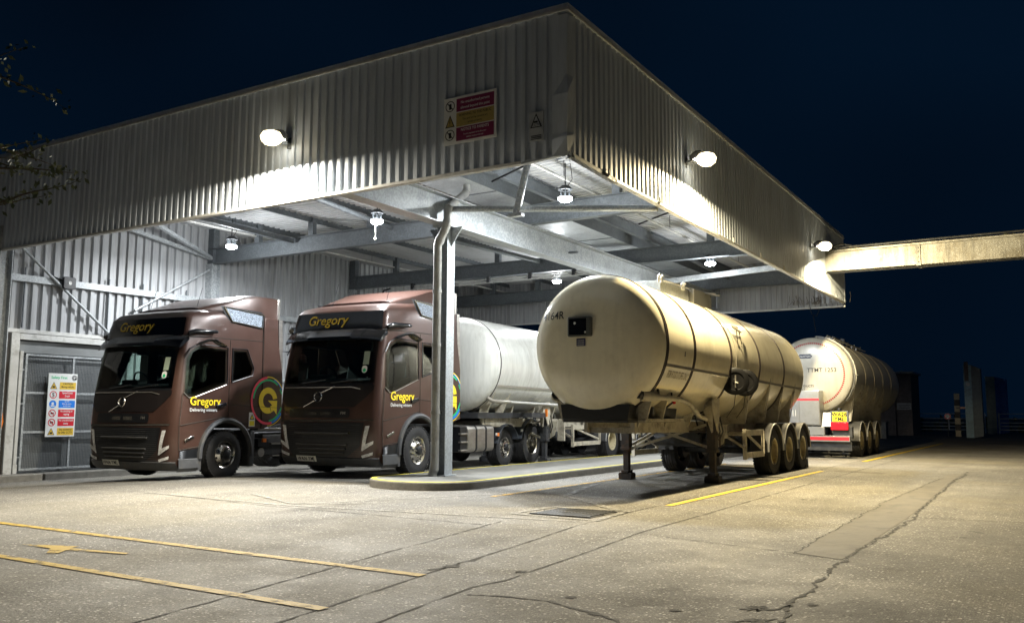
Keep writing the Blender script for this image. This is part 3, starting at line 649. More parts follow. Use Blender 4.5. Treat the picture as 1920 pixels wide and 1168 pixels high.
for i, (c, t, tc_, ic) in enumerate(rows):
    zc = 1.23-i*.222
    patch(mb, rect(.29, .71, zc-.088, zc+.088), m2, c, 1)
    ls = t.split('\n')
    for k, l in enumerate(ls): put_text(mb, l, .50, zc+(.03 if len(ls) == 2 else .045)-k*(.075 if len(ls) == 2 else .052), m3, tc_, size=(.068 if len(ls) == 2 else .05)*(.92 if len(l) > 12 else 1), bold=.015, sx=.84)
    if ic == 'tri':
        mb.add([m2(.05, zc-.08), m2(.23, zc-.08), m2(.14, zc+.09)], [(0, 1, 2)], blackT); mb.add([m3(.068, zc-.069), m3(.212, zc-.069), m3(.14, zc+.068)], [(0, 1, 2)], signY)
        patch(mb, rect(.11, .17, zc-.05, zc-.01), m4, blackT, 1)
    elif ic == 'blue': arcp(mb, .14, zc, 0, .09, 0, 360, m2, blueT); arcp(mb, .14, zc+.01, .0, .035, 0, 360, m3, whiteT, 12); patch(mb, rect(.09, .19, zc-.06, zc-.03), m3, whiteT, 1)
    else:
        arcp(mb, .14, zc, .072, .092, 0, 360, m2, redT)
        if ic == '5': put_text(mb, '5', .14, zc-.05, m3, blackT, size=.14, bold=.02)
        else:
            patch(mb, rect(.10, .18, zc-.02, zc+.02), m2, blackT, 1); mb.add([m3(.082, zc+.05), m3(.094, zc+.062), m3(.198, zc-.05), m3(.186, zc-.062)], [(0, 1, 2, 3)], redT)
mb.build('sign_print', sg, smooth=0)
# square black camera on the wall
sp = thing('wall_sensor', 'small square black sensor box with white dot on the left wall rail', 'sensor', (XW+.22, 12.7, 4.48))
mb = MB(); mb.prism(rrect(-.16, .16, -.15, .15, .05), .0, .09, black, 'yz'); mb.build('housing', sp, bevel=.01)
mb = MB(); mb.lathe([(.091, .001), (.105, .035), (.09, .05)], whiteT, (0, 0, 0), 'x', 16); mb.build('lens', sp)
mb = MB(); mb.tube([(0, -.1, .05), (-.05, -.35, .12)], .02, black, 8); mb.build('bracket', sp)

# ------------------------------------------------------------ signs on the front fascia
ws = thing('warning_board', 'large notice board with maroon and ochre panels on the front fascia', 'sign', (-7.99, YF-.045, 5.5))
W_, H_ = .98, .76
f2 = lambda u, v: (u, -.0125, v); f3 = lambda u, v: (u, -.0145, v); f4 = lambda u, v: (u, -.0165, v)
mb = MB(); mb.box(0, W_, -.010, .008, 0, H_, whiteT); mb.build('board', ws)
mb = MB()
for z0_, z1_, c in ((.51, .72, maroon), (.27, .495, signYd), (.04, .255, maroon)): patch(mb, rect(.24, .94, z0_, z1_), f2, c, 2)
for t, z, s_, c in (('No unauthorised persons', .635, .060, whiteT), ('allowed beyond this point', .55, .060, whiteT), ('WARNING TO THE PUBLIC', .43, .058, blackT), ('This yard and its contents are', .365, .045, blackT), ('private property', .305, .045, blackT), ('NOTICE TO PARENTS', .19, .062, whiteT), ('You are requested not to allow your', .125, .033, whiteT), ('children to play on this site', .075, .033, whiteT)):
    put_text(mb, t, .59, z, f3, c, size=s_, bold=.012, sx=.86)
for zc in (.62, .155): arcp(mb, .12, zc, .075, .088, 0, 360, f2, blackT); mb.add([f3(.06, zc+.05), f3(.07, zc+.062), f3(.18, zc-.05), f3(.17, zc-.062)], [(0, 1, 2, 3)], blackT); patch(mb, rect(.10, .145, zc-.05, zc+.04), f2, blackT, 1)
mb.add([f2(.03, .28), f2(.21, .28), f2(.12, .48)], [(0, 1, 2)], blackT); mb.add([f3(.052, .293), f3(.188, .293), f3(.12, .447)], [(0, 1, 2)], signYd); patch(mb, rect(.113, .127, .34, .41), f4, blackT, 1); patch(mb, rect(.113, .127, .31, .325), f4, blackT, 1)
mb.build('sign_print', ws, smooth=0)
cs = thing('camera_notice', 'small white camera notice with black triangle near the dented fascia corner', 'sign', (-6.43, YF-.045, 5.32))
mb = MB(); mb.box(0, .24, -.008, .008, 0, .44, mat('notice_grey', (.42, .44, .46), .5)); mb.build('board', cs)
mb = MB(); mb.add([f2(.02, .20), f2(.22, .20), f2(.12, .42)], [(0, 1, 2)], blackT); mb.add([f3(.045, .213), f3(.195, .213), f3(.12, .382)], [(0, 1, 2)], M['notice_grey'])
patch(mb, rect(.08, .15, .27, .30), f4, blackT, 1); put_text(mb, 'CCTV', .12, .222, f4, blackT, size=.05, bold=.01)
for z in (.07, .045, .02): patch(mb, rect(.03, .21, z, z+.013), f2, chassisM, 1)
mb.build('sign_print', cs, smooth=0)

# ------------------------------------------------------------ lamps
def area(name, loc, d, energy, col, size, spread, parent=None):
    l = bpy.data.lights.new(name, 'AREA'); l.shape = 'DISK'; l.size = size; l.energy = energy; l.color = col; l.spread = R_(spread)
    o = bpy.data.objects.new(name, l); COL.objects.link(o); o.location = loc; o.rotation_mode = 'QUATERNION'; o.rotation_quaternion = Vector(d).to_track_quat('-Z', 'Y')
    if parent: o.parent = parent
    return o
def flood(loc, out, label, pw=1, col=FLOOD_C, aim=0):
    # wall-mounted floodlight; out = outward direction in plan
    th = math.atan2(out[1], out[0])-math.pi/2    # local +y is outward
    t = thing('flood_light', label, 'floodlight', loc, th, 'floodlights on the canopy fascia')
    mb = MB(); mb.box(-.05, .05, -.34, .05, -.03, .0, galvD); mb.box(-.08, .08, -.36, -.33, -.1, .1, galvD); mb.build('bracket', t, bevel=.004)
    mb = MB()
    mb.prism([(-.20, -.04), (-.22, .08), (-.10, .16), (.02, .15), (.02, .12), (-.08, .02)], -.11, .11, chassisM, 'yz'); mb.build('housing', t, bevel=.01)
    mb = MB(); mb.box(-.13, .13, -.13, .13, -.004, .0, lampW); o = mb.build('lens', t); o.rotation_euler = (R_(-4), 0, 0); o.location = (0, 0, -.016)
    mb = MB(); mb.lathe([(-.13, .001), (-.115, .10), (-.06, .17), (.02, .19), (.09, .15), (.12, .08), (.125, .001)], glareB, (0, .08, -.01), 'z', 24); mb.build('glare_bowl', t)  # glowing bowl, oversized to stand for the lamp's glare
    area('flood_beam', (0, .08, -.17), (aim, .62, -1), FLOOD_W*pw, col, .24, 178, t)
    return t
flood((-11.42, YF-.36, 6.10), (0, -1), 'warm glaring floodlight on the front fascia above the second lorry', 1.2, (1, .91, .73))
flood((XF+.36, 15.8, 6.14), (1, 0), 'nearer of the two floodlights on the side fascia, above the cream tank', 1.25)
flood((XF+.36, 25.9, 6.14), (1, 0), 'farther floodlight on the side fascia beside the pipe bridge', 1.1, FLOOD_C, -.25)
def bay(loc, label, drop=.5):
    t = thing('high_bay_lamp', label, 'lamp', loc, 0, 'white high bay lamps under the canopy roof')
    mb = MB(); mb.tube([(0, 0, .28), (0, 0, drop+.25)], .012, black, 6); mb.tube([(0, 0, drop+.2), (.12, 0, drop+.22), (.15, .02, .4), (.05, 0, .26)], .008, black, 5); mb.build('hanger', t)
    mb = MB(); mb.lathe([(.28, .001), (.28, .08), (.22, .14), (.19, .145), (.19, .08)], chassisM, (0, 0, 0), 'z', 20)
    for k in range(6):
        a = k*math.pi/3; mb.tube([(.11*math.cos(a), .11*math.sin(a), .2), (.09*math.cos(a), .09*math.sin(a), .04)], .01, galvD, 5)
    mb.build('housing', t)
    mb = MB(); mb.lathe([(-.05, .001), (-.045, .09), (-.01, .14), (.035, .14), (.05, .07), (.05, .001)], lampC, (0, 0, 0), 'z', 24); mb.build('lens', t)
    area('bay_beam', (0, 0, -.07), (0, 0, -1), BAY_W*1.0, BAY_C, .26, 176, t)
    l = bpy.data.lights.new('bay_light', 'POINT'); l.energy = BAY_W*.32; l.color = BAY_C; l.shadow_soft_size = .14
    o = bpy.data.objects.new('bay_light', l); COL.objects.link(o); o.parent = t; o.location = (0, 0, -.22)
    return t
bay((-8.2, 15.4, 5.62), 'white high bay lamp nearest the dented canopy corner, above the horizontal tube')
bay((-12.85, 15.1, 5.62), 'white high bay lamp with a pull cord, left of the front column'); 
bay((-18.15, 15.55, 5.62), 'white high bay lamp nearest the left ribbed wall')
bay((-7.9, 23.3, 5.45), 'white high bay lamp near the side fascia, behind the second cross beam')
bay((-13.3, 24.4, 5.5), 'white high bay lamp above the white tank, deep under the canopy')
mb = MB(); mb.tube([(-12.85, 15.05, 5.55), (-12.85, 15.05, 5.25)], .005, chassisC, 5); mb.lathe([(-.03, .001), (-.02, .02), (.0, .03), (.02, .02), (.03, .001)], chassisC, (-12.85, 15.05, 5.22), 'z', 10)
mb.build('pull_cord', label='white pull cord with knob hanging under the middle lamp', cat='cord')

# ------------------------------------------------------------ wheels
def wheel(parent, x, y, r, w_, style, side=1, name='wheel', rm=None):
    # tyre in its own mesh, rim as a sub-part. side=+1: outer face towards +x
    o_ = MB(); h = w_/2; ri = r*.555
    prof = [(-h+.02, ri), (-h, ri+.05), (-h, r-.07), (-h+.03, r-.015), (-h+.07, r)]
    for k in range(4):
        a = -h+.09+k*(w_-.18)/3; prof += [(a-.012, r), (a-.008, r-.014), (a+.008, r-.014), (a+.012, r)]
    prof += [(h-.07, r), (h-.03, r-.015), (h, r-.07), (h, ri+.05), (h-.02, ri)]
    o_.lathe(prof, rubber, (0, 0, 0), 'x', 44)
    # tread blocks at the shoulder
    for k in range(44):
        a = 2*math.pi*k/44
        for s in (-1, 1):
            c = Vector((s*(h-.035), (r-.012)*math.cos(a), (r-.012)*math.sin(a))); d = Vector((0, -math.sin(a), math.cos(a))); n_ = Vector((0, math.cos(a), math.sin(a)))
            vs = [c+Vector((sx*.028, 0, 0))+d*sy*.02+n_*sz*.014 for sz in (-1, 1) for sy in (-1, 1) for sx in (-1, 1)]
            o_.add(vs, [(0, 2, 3, 1), (4, 5, 7, 6), (0, 1, 5, 4), (2, 6, 7, 3), (0, 4, 6, 2), (1, 3, 7, 5)], rubber)
    t = o_.build(name, parent, loc=(x, y, r)); R = MB(); rm = rm or alu; s = side
    if style == 'steer':      # dished disc that stands proud of the tyre
        pr = [(h-.03, ri+.01), (h-.005, ri), (h-.02, ri-.03), (h-.06, ri-.04), (h-.03, ri-.08), (h+.015, .165), (h+.02, .15), (h+.02, .10)]
        R.lathe([(s*a, q) for a, q in pr], rm, (0, 0, 0), 'x', 40)
        R.lathe([(s*(h-.02), .10), (s*(h+.045), .09), (s*(h+.06), .07), (s*(h+.062), .001)], black, (0, 0, 0), 'x', 24)
        for k in range(10):
            a = 2*math.pi*k/10; c = (s*(h+.02), .135*math.cos(a), .135*math.sin(a))
            R.tube([c, (c[0]+s*.045, c[1], c[2])], [.017, .012], rm, 6)
            a += .31; q = ri-.062; c = (s*(h-.036), q*math.cos(a), q*math.sin(a)); R.tube([c, (c[0]+s*.012, c[1], c[2])], .022, black, 10)
    else:                     # deep dish, disc set far back
        pr = [(h-.02, ri+.01), (h, ri), (h-.02, ri-.025), (-h*.35, ri-.035), (-h*.45, ri-.06), (-h*.4, .17), (-h*.1, .15), (-h*.05, .11), (h*.2, .10), (h*.25, .001)]
        R.lathe([(s*a, q) for a, q in pr], rm, (0, 0, 0), 'x', 40)
        for k in range(10):
            a = 2*math.pi*k/10; c = (-s*h*.38, .2*math.cos(a), .2*math.sin(a)); R.tube([c, (c[0]+s*.03, c[1], c[2])], .018, black, 6)
    R.build('rim', t)
    return t
def mudguard(parent, x0, x1, y, r, a0, a1, mt=rubber, edge=None, z=None, name='mudguard', th=.02):
    mb = MB(); n = 22; z = z if z is not None else .5; prof = []
    vs = []
    for i in range(n+1):
        t = R_(a0+(a1-a0)*i/n)
        for q in (r, r+th):
            for x in (x0, x1): vs.append((x, y+q*math.cos(t), z+q*math.sin(t)))
    fs = []
    for i in range(n):
        k = 4*i
        for a, b in ((0, 1), (1, 3), (3, 2), (2, 0)): fs.append((k+a, k+b, k+4+b, k+4+a))
    fs += [(0, 1, 3, 2), (4*n, 4*n+1, 4*n+3, 4*n+2)]
    mb.add(vs, fs, mt); g = mb.build(name, parent)
    if edge:
        e = MB(); xo = x1 if abs(x1) > abs(x0) else x0
        e.tube([(xo, y+(r+th/2)*math.cos(R_(a0+(a1-a0)*i/n)), z+(r+th/2)*math.sin(R_(a0+(a1-a0)*i/n))) for i in range(n+1)], .016, edge, 6); e.build('edge_strip', g)
    return g

# ------------------------------------------------------------ lorries (tractor units)
# cab levels: z, front y, bow, corner radius, half width front, half width rear, back y
LV = [(.24, -1.28, .09, .20, 1.22, 1.27, .98), (.34, -1.37, .09, .20, 1.24, 1.28, .98), (.75, -1.42, .09, .18, 1.25, 1.28, .98), (1.22, -1.42, .09, .16, 1.25, 1.28, .98), (1.62, -1.39, .09, .14, 1.24, 1.28, .98),
      (1.80, -1.37, .09, .13, 1.23, 1.28, .98), (2.30, -1.28, .08, .12, 1.21, 1.27, .98), (2.78, -1.18, .08, .11, 1.19, 1.265, .98), (2.92, -1.16, .08, .11, 1.18, 1.26, .98),
      (3.26, -1.08, .08, .13, 1.14, 1.25, .98), (3.37, -.98, .09, .18, 1.10, 1.23, .98), (3.45, -.70, .12, .24, 1.03, 1.20, .98), (3.52, -.25, .14, .25, .95, 1.15, .98), (3.58, .3, .1, .2, .90, 1.09, .98)]
def lv(z):
    for a, b in zip(LV[:-1], LV[1:]):
        if z <= b[0]: t = max(0, (z-a[0])/(b[0]-a[0])); return [p+(q-p)*t for p, q in zip(a, b)]
    return list(LV[-1])
def half(z, y):
    _, yf, bow, rc, hf, hr, yb = lv(z); t = min(1, max(0, (y-yf)/(1.0))); t = t*(2-t); return hf+(hr-hf)*t
def fr_y(x, z):
    _, yf, bow, rc, hf, hr, yb = lv(z); ax = min(abs(x), hf); y = yf+bow*(ax/hf)**2
    if ax > hf-rc: q = (ax-(hf-rc))/rc; y += rc*(1-math.sqrt(max(0, 1-q*q*.98)))
    return y
def ring(z):
    _, yf, bow, rc, hf, hr, yb = lv(z); pts = []; N = 18
    for i in range(-N, N+1):
        q = i/N; x = hf*math.sin(q*math.pi/2); pts.append((x, fr_y(x, z)))
    yc = fr_y(hf, z)
    for k in range(1, 9):
        y = yc+(yb-yc)*k/8; pts.append((half(z, y) if k < 8 else half(z, yb)-.0, y))
    pts += [(-half(z, yc+(yb-yc)*k/8), yc+(yb-yc)*k/8) for k in range(8, 0, -1)]
    return pts
FM = lambda x, z, d=.006: (x, fr_y(x, z)-d, z)
SM = lambda y, z, d=.006, s=1: (s*(half(z, y)+d), y, z)
def lorry(loc, rz, label, plate, group, rear='4x2', scale=1):
    T = thing('tractor_unit', label, 'lorry', loc, rz, group); T.scale = (scale,)*3
    # cab shell
    zs = [l[0] for l in LV]; zz = []
    for a, b in zip(zs[:-1], zs[1:]): zz += [a, (a+b)/2]
    zz.append(zs[-1]); rs = [ring(z) for z in zz]; n = len(rs[0]); mb = MB()
    vs = [(p[0], p[1], z) for z, r in zip(zz, rs) for p in r]
    fs = [(j*n+i, j*n+(i+1) % n, (j+1)*n+(i+1) % n, (j+1)*n+i) for j in range(len(zz)-1) for i in range(n)]
    fs += [tuple(range(n))[::-1], tuple(range((len(zz)-1)*n, len(zz)*n))]
    mb.add(vs, fs, brown); cab = mb.build('cab', T)
    cp = [(-.70, -.6), (-.70, .5)]+[(.70*math.cos(R_(a)), .5+.70*math.sin(R_(a))) for a in range(171, 48, -9)]+[(.48, 1.02), (3, 1.02), (3, -.6)]
    cut = []
    for poly, a, b, pln, mt_ in ((cp, -2, 2, 'yz', black), ([(-1.16, 1.60), (-1.18, 1.80), (-.96, 2.78), (-.80, 3.10), (.86, 3.10), (.86, 1.30), (-.9, 1.30)], -1.02, 1.02, 'yz', interior),
                           ([(-1.01, 1.86), (1.01, 1.86), (.99, 2.70), (-.99, 2.70)], -2, -.88, 'xz', interior),
                           ([(-1.04, 1.73), (-.92, 1.70), (-.10, 1.97), (-.10, 2.62), (-.76, 2.64), (-.92, 2.55), (-1.0, 2.38)], -2, 2, 'yz', interior), ([(.16, 2.04), (.60, 2.17), (.65, 2.30), (.47, 2.62), (.16, 2.62)], -2, 2, 'yz', interior)):
        c1 = MB(); c1.prism(poly, a, b, mt_, pln); cut.append(c1.build('cut'))
    boolean_cut(cab, cut)
    mb = MB(); mb.prism([(-1.10, 1.60), (-1.16, 1.86), (-.95, 1.93), (-.72, 1.86), (-.66, 1.55)], -1.0, 1.0, interior, 'yz'); mb.box(-.75, -.25, -.98, -.75, 1.90, 2.02, interior); mb.build('dashboard', T, bevel=.02)
    mb = MB(); mb.tube([(-.52+.21*math.cos(R_(a)), -.66-.09*math.sin(R_(a)), 2.0+.19*math.sin(R_(a))) for a in range(0, 361, 15)], .018, black, 6, cap=False); mb.bar((-.72, -.66, 2.0), (-.32, -.66, 2.0), .04, .02, black); mb.bar((-.52, -.66, 2.0), (-.52, -.8, 1.8), .06, .04, black); mb.build('steering_wheel', T)
    for x in (-.52, .55):
        mb = MB(); mb.prism([(-.35, 1.45), (-.35, 1.62), (.15, 1.66), (.28, 2.32), (.40, 2.34), (.36, 1.5)], x-.24, x+.24, mat('seat_fabric', (.035, .035, .04), .9), 'yz'); mb.box(x-.13, x+.13, .27, .36, 2.30, 2.50, M['seat_fabric']); mb.build('seat', T, bevel=.03)
    mb = MB(); mb.box(-.32, -.05, -.99, -.90, 2.52, 2.68, black); mb.box(.45, .75, -.93, -.86, 2.46, 2.66, black); mb.build('header_console', T, bevel=.01)
    # front panels
    def fp(name, poly, mt, d=.006, par=T, st=.09):
        mb = MB(); patch(mb, poly, lambda x, z: FM(x, z, d), mt, st); return mb.build(name, par, smooth=60)
    fp('windscreen', [(-1.11, 1.82), (1.11, 1.82), (1.09, 2.74), (-1.09, 2.74)], glass, .008)
    hp = fp('header_panel', [(-1.12, 2.88), (1.12, 2.88), (1.08, 3.25), (-1.08, 3.25)], blackg, .008)
    mb = MB(); put_text(mb, 'Gregory', -.20, 3.005, lambda x, z: FM(x, z, .028), goldT, size=.27, bold=.012, sx=1.1, shear=.12); mb.build('lettering', hp, smooth=0)
    # sun visor
    mb = MB(); vs = []; xs_ = [-1.19+2.38*i/24 for i in range(25)]
    for x in xs_:
        y = fr_y(min(1.1, abs(x)), 2.88); q = (abs(x)/1.19)**4
        for (dy, z) in ((-.01, 2.90), (-.20, 2.74-.05*q), (-.21, 2.68-.06*q), (-.16, 2.69-.05*q), (0.03, 2.80)): vs.append((x, y+dy+.07*q, z))
    fs = [(5*i+k, 5*i+(k+1) % 5, 5*i+5+(k+1) % 5, 5*i+5+k) for i in range(24) for k in range(5)]+[(0, 1, 2, 3, 4), (120, 121, 122, 123, 124)]
    mb.add(vs, fs, blackg); mb.build('sun_visor', T)
    fp('cowl_panel', [(-1.10, 1.76), (1.10, 1.76), (1.07, 1.82), (-1.07, 1.82)], black, .008)
    hood = fp('front_panel', [(-.98, 1.36), (.72, 1.36), (.98, 1.56), (1.12, 1.70), (1.12, 1.78), (-1.12, 1.78), (-1.12, 1.5)], brownD, .010)
    mb = MB(); mb.tube([FM(-1.08+.1*i, 1.745-(.0 if i < 17 else .02*(i-17)), .016) for i in range(20)], .010, aluD, 6); mb.build('chrome_strip', T)
    g1 = fp('upper_grille', rrect(-.90, .62, 1.15, 1.33, .05), black, .012)
    mb = MB(); patch(mb, rect(-.42, -.16, 1.20, 1.27), lambda x, z: FM(x, z, .0135), crackM, .1); patch(mb, rect(-.08, .18, 1.20, 1.27), lambda x, z: FM(x, z, .0135), crackM, .1)
    put_text(mb, 'FM', .47, 1.22, lambda x, z: FM(x, z, .016), aluD, size=.075, bold=.02, sx=1.3); mb.build('grille_slot', g1, smooth=0)
    fp('shadow_gap', [(-1.14, 1.065), (1.14, 1.10), (1.14, 1.13), (-1.14, 1.105)], crackM, .006)
    g2 = fp('lower_grille', [(-.78, .40), (.55, .40), (.86, .62), (.95, 1.06), (-1.05, 1.06), (-1.0, .62)], black, .014)
    mb = MB()
    for (x0_, x1_, z, hh) in ((-.72, .62, .86, .018), (-.68, .58, .64, .016), (-.64, .54, .56, .016), (-.60, .50, .48, .016)):
        N = 12; vs = []
        for i in range(N+1):
            x = x0_+(x1_-x0_)*i/N
            for dd, z_ in ((.012, z+hh), (.05, z+hh*.6), (.05, z-hh*.6), (.012, z-hh)): vs.append(FM(x, z_, dd))
        mb.add(vs, [(4*i+k, 4*i+(k+1) % 4, 4*i+4+(k+1) % 4, 4*i+4+k) for i in range(N) for k in range(4)]+[(0, 1, 2, 3), (4*N, 4*N+1, 4*N+2, 4*N+3)], bumperG)
        patch(mb, rect(x0_, x1_, z-.045, z-.018), lambda x, z: FM(x, z, .016), crackM, .2)
    z = .42
    while z < 1.04:
        mb.tube([FM(-.95+.2*i, z, .014) for i in range(10)], .004, chassisM, 4); z += .04
    mb.build('grille_slat', g2)
    # emblem
    mb = MB(); cx, cz = -.17, 1.56
    N = 28; vs = []
    for i in range(N):
        a = 2*math.pi*i/N
        for rr, dd in ((.075, .018), (.085, .034), (.100, .034), (.110, .018)): vs.append(FM(cx+rr*math.cos(a), cz+rr*math.sin(a), dd))
    mb.add(vs, [(4*i+k, 4*i+k+1, 4*((i+1) % N)+k+1, 4*((i+1) % N)+k) for i in range(N) for k in range(3)], alu)
    mb.tube([FM(cx+.075, cz+.075, .022), FM(cx+.40, cz+.20, .016)], .009, alu, 6); mb.tube([FM(cx-.075, cz-.075, .022), FM(cx-.36, cz-.20, .016)], .009, alu, 6)
    patch(mb, rect(cx-.075, cx+.075, cz-.014, cz+.014), lambda x, z: FM(x, z, .024), chassisM, 1); mb.build('badge', T)
    # lamps
    for s in (-1, 1):
        mb = MB(); f = lambda x, z, d=.02: FM(s*x, z, d)
        patch(mb, [(.98, 1.00), (1.075, 1.01), (.97, .60), (.885, .52)], f, headL, .06)
        patch(mb, [(.90, .52), (1.14, .66), (1.15, .72), (.955, .645)], f, headL, .06); mb.build('headlight', T, smooth=0)
        mb = MB(); patch(mb, [(.885, .44), (.90, .39), (1.12, .45), (1.13, .51)], f, headL, .06); mb.build('fog_light', T, smooth=0)
    mb = MB()
    for (x0_, x1_, z0_, z1_) in ((-1.21, 1.21, .235, .40),):
        vs = []; N = 30
        for i in range(N+1):
            x = x0_+(x1_-x0_)*i/N
            for dd, z_ in ((.0, z1_), (.03, z1_-.02), (.035, z0_+.05), (-.02, z0_-.02)): vs.append(FM(x, z_, dd))
        mb.add(vs, [(4*i+k, 4*i+k+1, 4*i+4+k+1, 4*i+4+k) for i in range(N) for k in range(3)], bumperG)
    for s in (-1, 1):
        vs = []; N = 8; y0_ = fr_y(1.2, .35)
        for i in range(N+1):
            y = y0_+(-.74-y0_)*i/N
            for dd, z_ in ((.0, .46), (.03, .44), (.04, .27), (-.02, .20)): vs.append((s*(half(.34, y)+dd), y, z_))
        mb.add(vs, [(4*i+k, 4*i+k+1, 4*i+4+k+1, 4*i+4+k) for i in range(N) for k in range(3)], bumperG)
    mb.build('bumper', T)
    pl = MB(); patch(pl, rect(-.68, -.17, .30, .41), lambda x, z: FM(x, z, .045), plateW, .3); pl = pl.build('number_plate', T, smooth=0)
    mb = MB(); put_text(mb, plate, -.425, .323, lambda x, z: FM(x, z, .048), blackT, size=.098, bold=.012, sx=.95); mb.build('lettering', pl, smooth=0)
    mb = MB()
    for x in (-.62, .12): mb.tube([FM(x, 1.83, .02), FM(x+.35, 1.86, .028), FM(x+.62, 1.90, .02)], .012, black, 5)
    mb.build('wiper', T)
    mb = MB(); patch(mb, rrect(.80, .92, 2.02, 2.16, .05), lambda x, z: FM(x, z, .011), whiteT, .2); patch(mb, rect(.81, .94, 2.18, 2.44), lambda x, z: FM(x, z, .011), mat('sticker_pale', (.30, .36, .28), .5), .2)
    arcp(mb, .86, 2.07, 0, .035, 0, 360, lambda x, z: FM(x, z, .013), greenT, 12); mb.build('windscreen_sticker', T, smooth=0)
    # roof deflector
    mb = MB(); prof = [(-.50, 3.52, .90), (-.2, 3.62, .98), (.2, 3.74, 1.08), (.55, 3.86, 1.16), (.9, 3.92, 1.20), (1.44, 3.93, 1.215), (1.47, 3.91, 1.21)]
    vs = []; N = 16
    for y, z, hw in prof:
        for i in range(N+1):
            q = -1+2*i/N; vs.append((hw*math.sin(q*math.pi/2), y, z-.10*abs(q)**5))
        vs.append((hw, y, 3.36 if y > -.3 else 3.44)); vs.append((-hw, y, 3.36 if y > -.3 else 3.44))
    m_ = N+3; fs = []
    for j in range(len(prof)-1):
        for i in range(N): fs.append((j*m_+i, j*m_+i+1, (j+1)*m_+i+1, (j+1)*m_+i))
        fs += [(j*m_+N, j*m_+N+1, (j+1)*m_+N+1, (j+1)*m_+N), (j*m_+0, j*m_+N+2, (j+1)*m_+N+2, (j+1)*m_)]
    fs.append(tuple(range(N+1))+(N+1, N+2)); k = (len(prof)-1)*m_; fs.append(tuple(k+i for i in range(N+1))+(k+N+1, k+N+2))
    mb.add(vs, fs, brown); df = mb.build('roof_deflector', T)
    mb = MB(); mb.box(-1.20, 1.20, 1.475, 1.57, 3.36, 3.90, aluD); mb.build('rear_spoiler_edge', T, bevel=.02)
    for s in (-1, 1):
        mb = MB(); sm = lambda y, z, d=.02: (s*(1.215+(3.4-z)*.10+d), y, z)
        patch(mb, [(-.25, 3.56), (.02, 3.22), (.98, 3.16), (1.05, 3.46), (.95, 3.54)], sm, black, .5)
        mb.add([sm(-.12, 3.53, .035), sm(.08, 3.26, .035), sm(.92, 3.20, .035), sm(.97, 3.47, .035)], [(0, 1, 2, 3)], mat('vent_mesh', (.20, .23, .27), .5, .6, .8, 120, kind='voronoi'))
        mb.tube([sm(-.14, 3.54, .035), sm(.06, 3.25, .035), sm(.94, 3.185, .035), sm(1.0, 3.48, .035), sm(-.14, 3.54, .035)], .018, alu, 6); mb.build('roof_side_vent', T)
        # side deflector behind the cab
        mb = MB(); vs = []
        P2 = [(1.0, 1.00), (1.0, 2.9), (1.0, 3.42), (1.42, 3.42), (1.46, 2.9), (1.62, 2.2), (1.64, 1.12), (1.3, 1.06)]
        mb.prism([(p[0], p[1]) for p in P2], s*1.20, s*1.285, brown, 'yz'); mb.build('side_deflector', T, bevel=.015)
        mb = MB(); mb.prism([(1.44, 3.42), (1.56, 3.42), (1.62, 2.3), (1.52, 2.3)], s*1.19, s*1.28, aluD, 'yz'); mb.build('deflector_edge', T)
        # door: window, seams, handle
        S = lambda y, z, d=.006: SM(y, z, d, s)
        wn = MB(); patch(wn, [(-1.12, 1.70), (-.92, 1.66), (-.06, 1.94), (-.06, 2.66), (-.78, 2.68), (-.97, 2.58), (-1.08, 2.40)], lambda y, z: S(y, z, .008), glass, .12); wn = wn.build('door_window', T)
        mb = MB(); pts = [(-1.14, 1.74), (-1.02, 1.645), (-.92, 1.64), (-.05, 1.925)]; mb.tube([S(y, z, .008) for y, z in pts], .009, aluD, 6)
        pts = [(-1.13, 2.42), (-1.0, 2.62), (-.80, 2.715), (-.04, 2.70), (-.03, 1.93)]; mb.tube([S(y, z, .010) for y, z in pts], .012, black, 6); mb.build('window_trim', wn)
        rw = MB(); patch(rw, [(.12, 2.00), (.66, 2.16), (.70, 2.30), (.50, 2.66), (.12, 2.66)], lambda y, z: S(y, z, .008), glass, .12)
        rw = rw.build('rear_side_window', T); mb = MB(); mb.tube([S(y, z, .008) for y, z in [(.10, 1.98), (.68, 2.14), (.725, 2.30), (.52, 2.69), (.10, 2.69), (.10, 1.98)]], .014, black, 6)
        mb.build('window_trim', rw)
        mb = MB()
        for pts in ([(-1.19, 2.86), (-.6, 2.87), (1.0, 2.90), (1.6, 2.92)], [(.03, 2.86), (.03, 1.10)], [(1.0, 1.05), (1.0, 3.4)], [(-1.16, 1.72), (-1.22, 1.10), (-1.20, .62)], [(.03, 1.52), (1.6, 1.46)], [(.03, 1.14), (1.0, 1.12)], [(-1.2, .62), (-.73, .68)], [(-1.19, 1.10), (.03, 1.28)]):
            Q = []
            for a, b in zip(pts[:-1], pts[1:]): Q += [(a[0]+(b[0]-a[0])*t/6, a[1]+(b[1]-a[1])*t/6) for t in range(6)]
            Q.append(pts[-1]); mb.tube([(s*(half(z, y)+.003+(.004 if y > 1.0 else 0)), y, z) for y, z in Q], .007, crackM, 4)
        mb.build('door_seam', T)
        mb = MB(); mb.bar(S(-.32, 1.47, .03), S(-.06, 1.53, .03), .04, .07, blackg); mb.build('door_handle', T, bevel=.012)
        mb = MB(); mb.bar(S(-1.08, .80, .012), S(-.86, .88, .012), .02, .05, alu); mb.build('side_marker_badge', T, bevel=.006)
        # camera arm and roof mirror arm
        mb = MB(); mb.tube([S(-1.05, 2.92, .02), S(-.95, 2.96, .07), S(-.45, 2.99, .08), S(-.40, 2.99, .07)], [.05, .055, .04, .03], blackg, 10); mb.build('mirror_camera_arm', T)
